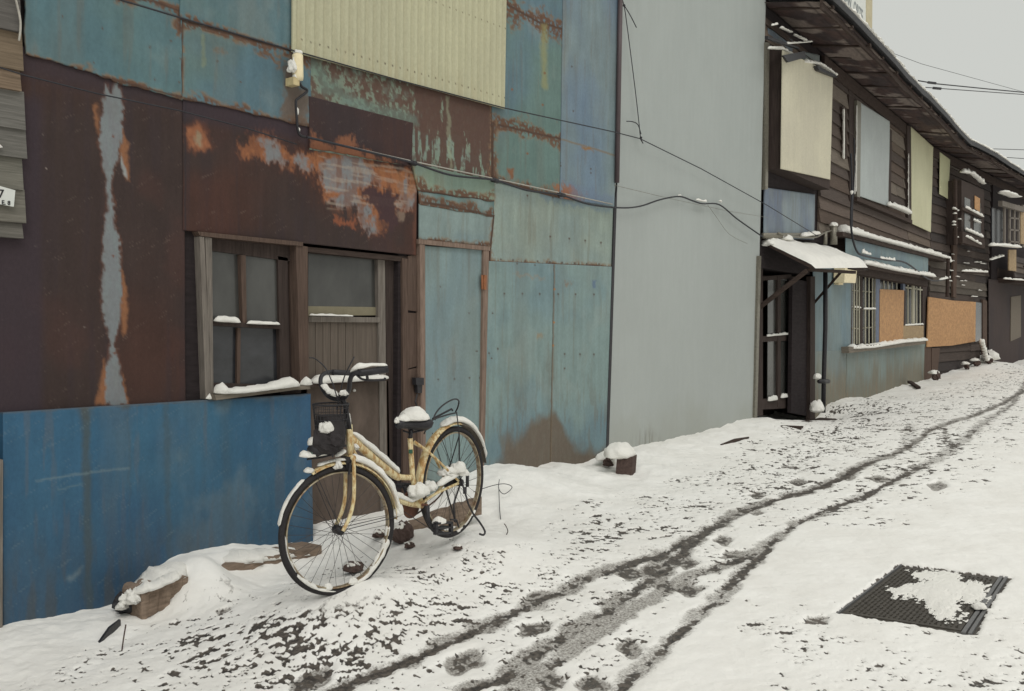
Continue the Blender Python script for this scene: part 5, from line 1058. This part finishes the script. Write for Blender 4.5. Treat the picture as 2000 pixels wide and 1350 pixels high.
# fenders
def fender(C,F,r,a0,a1,w,mat,nm,par=bk):
    b=MB(); A=circ(C,F,r,a0,a1,40); n_=np.array([F.n[0],F.n[1],0]); k=7; v=[]
    for p in A:
        out=(p-C)/np.linalg.norm(p-C)
        for j in range(k):
            t=(j/(k-1)-.5)*2; v.append(p+n_*t*w/2-out*.012*t*t)
        for j in range(k):
            t=(j/(k-1)-.5)*2; v.append(p+n_*t*w/2-out*(.012*t*t+.002))
    f=[]
    for i in range(len(A)-1):
        for j in range(k-1):
            a=i*2*k+j; f.append((a,a+1,a+1+2*k,a+2*k)); a+=k; f.append((a+1,a,a+2*k,a+1+2*k))
        for j in (0,k-1): a=i*2*k+j; f.append((a,a+2*k,a+3*k,a+k))
    b.add(v,f); return b.build(nm,mat,par,True)
ff=fender(FH,SP,.345,118,-6,.052,MYEL,'front_mudguard') if False else fender(FH,SP,.345,62,178,.052,MYEL,'mudguard')
b=MB()
snowstrip(b,circ(FH,SP,.352,70,98,20),.05,.012,side=nS,ds=.012,rough=.5); snowstrip(b,circ(FH,SP,.354,100,176,40),.06,.028,side=nS,ds=.012,rough=.3,prof=[(0,1),(.6,1.1),(.9,.7),(1,.6)]); lump(b,circ(FH,SP,.35,62,62,1)[0],.03,.025,.02); lump(b,circ(FH,SP,.35,174,174,1)[0],.03,.03,.05,rough=.4); b.build('snow_cap',MSNOW,ff,True)
fr_=fender(RH,BP,.352,-10,100,.056,MYEL,'mudguard'); fb=fender(RH,BP,.352,100,168,.056,simple('dull_mudguard',(96,88,78),.5,.3,(30,30,30),.1,.4,.3),'mudguard')
b=MB(); snowstrip(b,circ(RH,BP,.358,70,165,40),.066,.034,side=nB,ds=.012,rough=.22,prof=[(0,.5),(.3,1),(.8,.9),(1,.3)]); b.build('snow_cap',MSNOW,fb,True)
# frame
BB=Bp(815,985)
fm=MB(); ST_=Bp(801,856); 
fm.tube([BB,Bp(806,935),ST_],.0155,12)
hx0,hx1=Bp(681,830),Bp(685,884)
fm.tube([hx0,hx1],.02,12)
fm.tube(smoothpath([Bp(684,855),Bp(730,896),Bp(770,928),Bp(782,932),Bp(804,933)],4),[.022]*9+[.021]*3+[.0165]*5,12)
fm.tube(smoothpath([Bp(687,880),Bp(715,925),Bp(760,968),Bp(800,984),BB]),.0165,12)
for o in(-.055,.055):
    fm.tube(smoothpath([BB+nB*o*.4,Bp(850,965,o),RH+nB*o]),.009,8); fm.tube(smoothpath([Bp(805,862)+nB*o*.3,Bp(845,890,o*.9),RH+nB*o]),.008,8)
fm.tube([BB-nB*.035,BB+nB*.035],.022,12)
fr=fm.build('frame',MYEL,bk,True)
b=MB(); snowstrip(b,[Bp(686,846),Bp(730,884),Bp(778,925)],.058,.03,ds=.012,rough=.25,side=nB,prof=[(0,.8),(.6,1.1),(1,.8)]); snowstrip(b,[Bp(735,940),Bp(765,968),Bp(800,980),Bp(830,965)],.05,.028,ds=.012,side=nB); lump(b,Bp(815,965,-.03),.07,.05,.055,rough=.4); lump(b,Bp(838,955,-.03),.05,.05,.045,rough=.4); snowstrip(b,[Bp(855,950,-.06),Bp(880,935,-.06),Bp(897,925,-.06)],.045,.025,ds=.012,side=nB); lump(b,Bp(893,920,-.07),.06,.045,.06,rough=.35); lump(b,Bp(906,926,-.09),.04,.03,.03,rough=.4); lump(b,Bp(872,925,-.04),.05,.04,.04,rough=.6)
lump(b,Bp(692,874,.0),.03,.03,.035,rough=.4); lump(b,Bp(681,826),.01,.015,.05); b.build('snow_cap',MSNOW,fr,True)
MB().slab(BP,[(798,878),(805,878),(805,886),(798,886)],-.0175,.004).build('green_band',simple('green_band',(40,84,66),.5),fr)
# fork (turned)
b=MB(); 
for o in(-.045,.045): b.tube(smoothpath([Sp(683,893)+nS*o*.9,Sp(683,930)+nS*o,Sp(682,975)+nS*o,Sp(674,1008)+nS*o,FH+nS*o]),[.0125]*1+[.0125]*23+[.008] if False else .0105,10)
b.tube([Sp(683,893)-nS*.045,Sp(683,893)+nS*.045],.014,10); b.tube([Sp(684,895),Sp(682,838)],.014,10); b.build('fork',MYEL,bk,True)
b=MB(); 
for a in(40,150): 
    for o in(-.03,.03): b.tube([FH+nS*o,circ(FH,SP,.343,a+25,a+25,1,o*.8)[0]],.0022,5)
for a in(150,60):
    for o in(-.04,.04): b.tube([RH+nB*o,circ(RH,BP,.35,a,a,1,o*.7)[0]],.0022,5)
b.build('mudguard_stay',MBLACK,bk)
# front brake caliper + dynamo lamp
b=MB(); b.box(Sp(676,903),(.0,.0,.03),nS*.03,np.array([SP.d[0],SP.d[1],0])*.015); b.tube([Sp(676,903)-nS*.045,Sp(674,925)-nS*.04],.007,6); b.build('brake_caliper',MBLACK,bk)
# handlebar
b=MB(); b.tube([Sp(683,840),Sp(674,790),Sp(668,778)],.013,10)
nr=[Sp(668,778),Sp(676,774,-.03),Sp(682,758,-.08),Sp(684,742,-.12),Sp(690,731,-.16),Sp(706,727,-.2),Sp(728,725,-.22)]
fl=[Sp(668,778),Sp(655,780,.04),Sp(638,771,.10),Sp(627,752,.16),Sp(628,735,.2),Sp(642,727,.24),Sp(664,727,.26)]
b.tube(smoothpath(nr),.0125,10); b.tube(smoothpath(fl),.0115,10); hb=b.build('handlebar',MBLACK,bk,True)
b=MB(); b.tube([Sp(700,729,-.19),Sp(725,726,-.21),Sp(757,721,-.235)],.019,12); b.build('grip',MBLACK,hb,True)
b=MB(); b.tube([Sp(650,727,.24),Sp(688,729,.27)],.016,10); b.build('grip',MBLACK,hb,True)
b=MB(); b.tube(smoothpath([Sp(697,733,-.18),Sp(712,742,-.18),Sp(748,742,-.2),Sp(752,738,-.2)]),.006,8); b.tube([Sp(716,728,-.2),Sp(718,742,-.19)],.008,6); b.build('brake_lever',MBLACK,hb,True)
b=MB(); b.tube(smoothpath([Sp(604,699,.1),Sp(616,701,.1),Sp(635,718,.08),Sp(646,740,.04),Sp(654,762,0),Sp(662,790,0)]),.0035,6); b.tube(smoothpath([Sp(692,697,-.03),Sp(684,712,-.03),Sp(672,738,-.02),Sp(664,768,0),Sp(658,800,.02)]),.0035,6); b.tube(smoothpath([Sp(635,772,.05),Sp(652,771,.03),Sp(664,782,0),Sp(664,820,0)]),.003,6)
b.build('brake_cable',MBLACK,hb,True)
b=MB(); snowstrip(b,[Sp(684,727,-.14),Sp(700,720,-.18),Sp(725,714,-.2),Sp(757,714,-.235)],.04,.026,ds=.01,rough=.35,prof=[(0,.3),(.3,1.1),(.55,.6),(.8,.4),(1,.5)]); snowstrip(b,[Sp(626,753,.1),Sp(640,766,.08),Sp(660,776,.02)],.05,.028,ds=.01); lump(b,Sp(671,770,-.04),.02,.03,.022); b.build('snow_cap',MSNOW,hb,True)
# basket
BC=Sp(646,830); dS=np.array([SP.d[0],SP.d[1],0]); ba=MB()
def ring(c,ra,rb,z,n=28): return [c+dS*math.cos(2*math.pi*i/n)*ra+nS*math.sin(2*math.pi*i/n)*rb+zz*z for i in range(n+1)]
lv=[(.115,.085,.11),(.112,.082,.09),(.108,.08,.06),(.104,.078,.03),(.10,.075,0),(.096,.072,-.03),(.092,.07,-.06),(.088,.068,-.09),(.085,.065,-.115)]
for i,(ra,rb,z) in enumerate(lv): ba.tube(ring(BC,ra*.85,rb*.95,z),.0045 if i in(0,8) else .0018,5,cap=False)
for i in range(26):
    a=2*math.pi*i/26; ba.tube([BC+dS*math.cos(a)*.115*.85+nS*math.sin(a)*.085*.95+zz*.11,BC+dS*math.cos(a)*.085*.85+nS*math.sin(a)*.065*.95-zz*.115],.0018,4,cap=False)
for i in range(-4,5): ba.tube([BC+dS*.07+nS*i*.012-zz*.115,BC-dS*.07+nS*i*.012-zz*.115],.0018,4,cap=False)
bo=ba.build('basket',MBLACK,bk)
b=MB(); b.tube([BC-zz*.14,BC-zz*.11,BC-zz*.02,BC+zz*.05],[.05,.07,.078,.074],20); lump(b,BC-zz*.09+dS*.02-nS*.02,.09,.08,.09,rough=.35,flat=.6); b.build('liner',simple('dark_liner',(44,41,42),.9,.3),bo)
b=MB(); lump(b,BC+np.array([0,0,-.02])+dS*.05-nS*.04,.035,.035,.045,rough=.5); lump(b,BC+dS*.06-nS*.05-zz*.01,.02,.02,.03,rough=.5); b.build('snow_cap',MSNOW,bo,True)
b=MB(); b.tube([Sp(676,870),Sp(640,875),Sp(610,882)],.006,6); b.tube([Sp(676,880),Sp(630,893),Sp(600,897)],.006,6); b.tube([Sp(650,872,-.05),Sp(650,893,-.05)],.005,6); b.build('front_carrier',MBLACK,bk)
hl=MB(); hl.tube([Sp(606,884,-.01),Sp(612,880,-.01),Sp(628,877,-.01),Sp(650,874,-.01)],[.028,.042,.036,.015],16); hl=hl.build('headlamp',MBLACK,bk,True)
b=MB(); b.tube([Sp(605,884,-.01),Sp(606.5,884,-.01)],[.025,.027],16); b.build('lens',simple('green_grey_lens',(84,104,98),.2,.1,spec=.6),hl,True)
b=MB(); snowstrip(b,[Sp(602,870),Sp(620,862),Sp(646,860)],.085,.032,ds=.01,side=nS,rough=.3); snowstrip(b,[Sp(585,892),Sp(600,892),Sp(640,886)],.085,.028,ds=.01,side=nS,prof=[(0,1.6),(.3,1),(1,.3)]); snowstrip(b,[Sp(655,893),Sp(676,880)],.05,.02,ds=.01,side=nS); lump(b,Sp(661,912,-.03),.022,.02,.03,rough=.5); b.build('snow_cap',MSNOW,hl,True)
# saddle
SC_=Bp(801,826); dB=np.array([BP.d[0],BP.d[1],0]); b=MB(); v=[];f=[]; n=16; k=12
for i in range(n+1):
    t=i/n; xx=.125-.25*t; hw=.028+.075*sstep(.25,.85,t)*(1 if t<.9 else math.sqrt(max(0.05,1-(t-.9)/.1*.8))); tp=.02+.006*math.cos(t*6); dp=.028+.03*sstep(.2,.9,t); ee=math.sqrt(max(.02,min(1,(t)/.06)*min(1,(1-t)/.04)))
    for j in range(k): 
        a=2*math.pi*j/k; v.append(SC_+dB*xx+nB*math.cos(a)*hw*ee+zz*((tp if math.sin(a)>0 else dp)*math.sin(a)*ee))
for i in range(n):
    for j in range(k): a=i*k+j;c=i*k+(j+1)%k; f.append((a,c,c+k,a+k))
f.append(tuple(range(k-1,-1,-1))); f.append(tuple(n*k+j for j in range(k))); b.add(v,f); sd2=b.build('saddle',MBLACK,bk,True)
b=MB(); b.tube([Bp(801,860),Bp(804,832)],.0125,10); b.tube([SC_-zz*.045+dB*.03-nB*.03,SC_-zz*.06,SC_-zz*.045-dB*.06-nB*.05],.006,6); b.tube([SC_-zz*.045+dB*.03+nB*.03,SC_-zz*.06,SC_-zz*.045-dB*.06+nB*.05],.006,6); b.build('seat_post',MBLACK,bk,True)
b=MB(); lump(b,SC_+zz*.022-dB*.035,.098,.09,.068,ax=dB,rough=.12,flat=.2,sub=18); lump(b,SC_+zz*.02+dB*.05,.06,.04,.032,ax=dB,rough=.15,flat=.2); lump(b,Bp(775,824),.014,.015,.024); b.build('snow_cap',MSNOW,sd2,True)
# rear carrier
b=MB()
for o in(-.055,.055): b.tube(smoothpath([Bp(830,838,o*.3),Bp(842,822,o),Bp(868,812,o),Bp(892,806,o)]),.005,6); b.tube([Bp(892,806,o),Bp(897,850,o),RH+nB*o],.004,6)
b.tube(smoothpath([Bp(846,820,-.05),Bp(852,806,-.05),Bp(866,791,-.04),Bp(886,780,-.02),Bp(896,783,.0),Bp(894,796,.02),Bp(890,804,.05)]),.005,6)
b.tube([Bp(892,806,-.055),Bp(892,806,.055)],.005,6); b.tube([Bp(850,820,-.055),Bp(850,820,.055)],.004,6); b.tube([Bp(870,812,-.055),Bp(870,812,.055)],.004,6); b.tube([Bp(845,818,0),Bp(882,799,0),Bp(884,802,0)],.006,6); b.tube([Bp(828,848,-.03),Bp(838,826,-.05)],.004,6)
b.build('rear_carrier',MBLACK,bk,True)
# drivetrain
b=MB(); b.tube([BB+nB*.04,BB+nB*.046],.088,28); b.tube([BB-nB*.075,BB+nB*.06],.009,8); cr=b.build('chainring',simple('rusty_chainring',(92,62,50),.7,.4),bk,True)
b=MB(); b.tube([BB-nB*.07,Bp(836,1016,-.08),Bp(846,1034,-.09)],[.016,.013,.011],8); b.tube([BB+nB*.06,Bp(790,950,.07)],.012,8); b.build('crank',MSTEEL if False else MBLACK,bk,True)
def pedal(C,lb):
    p=MB(); dx=dB*.042; 
    for s in(-1,1):
        p.box(C+nB*s*.035,dx,nB*.005,zz*.012)
        p.box(C+dB*s*.04-nB*.0,dB*.005,nB*.035,zz*.012)
    p.box(C,dx,nB*.005,zz*.006); return p.build('pedal',MBLACK,bk,label=lb)
pc=Bp(861,1030,-.14); 
p=MB(); 
for q0,q1,y0,y1 in ((846,879,1019,1023),(846,879,1029,1032),(847,880,1039,1043),(846,850,1019,1043),(876,880,1019,1043)): p.slab(BP,[(q0,y0+1.5),(q1,y0-1),(q1,y1-1),(q0,y1+1.5)],-.14,.02)
p.box(Bp(862,1031,-.115),dB*.045,nB*.025,zz*.006); p=p.build('pedal',MBLACK,bk)
b=MB(); lump(b,Bp(858,1021,-.13),.046,.04,.034,rough=.15,ax=dB,flat=.1); b.build('snow_cap',MSNOW,p,True)
p=MB(); p.box(Bp(788,948,.12),dB*.04,nB*.03,zz*.01); p.build('pedal',MBLACK,bk)
b=MB(); b.tube(smoothpath([BB+nB*.045+zz*.085,Bp(850,945,.05),RH+nB*.045+zz*.035]),.005,6); b.tube(smoothpath([BB+nB*.045-zz*.085,Bp(850,978,.05),RH+nB*.045-zz*.035]),.005,6); b.build('chain',simple('rusty_chain',(78,56,48),.8,.3),bk)
b=MB(); b.tube([RH+nB*.05,RH+nB*.03,RH-nB*.04,RH-nB*.07],[.035,.035,.022,.022],16); b.box(Bp(913,940,-.07),dB*.01,nB*.006,zz*.035); b.box(Bp(908,958,-.07),dB*.012,nB*.006,zz*.02); b.build('gear_hub',MBLACK,bk,True)
gz=G(949,1043)
b=MB(); b.tube([Bp(900,935,-.07),Bp(915,985,-.1),Bp(925,1005,-.13)],.006,8); b.tube(smoothpath([Bp(925,1005,-.13),Bp(938,1022,-.15),Bp(947,1038,-.17),Bp(944,1045,-.17),Bp(937,1043,-.17)]),.0065,8); b.tube([RH-nB*.06,Bp(886,985,-.08),Bp(888,1020,-.09)],.006,6); b.tube([Bp(880,1015,-.09),Bp(892,1016,-.09),Bp(896,1030,-.09)],.006,6); b.build('kickstand',MBLACK,bk,True)
b=MB(); b.tube([RH+nB*.07,Bp(890,1020,.12)],.006,6); b.tube([Bp(790,1000,0),Bp(850,1040,0)],.0025,5); b.build('stand_strut',MBLACK,bk)
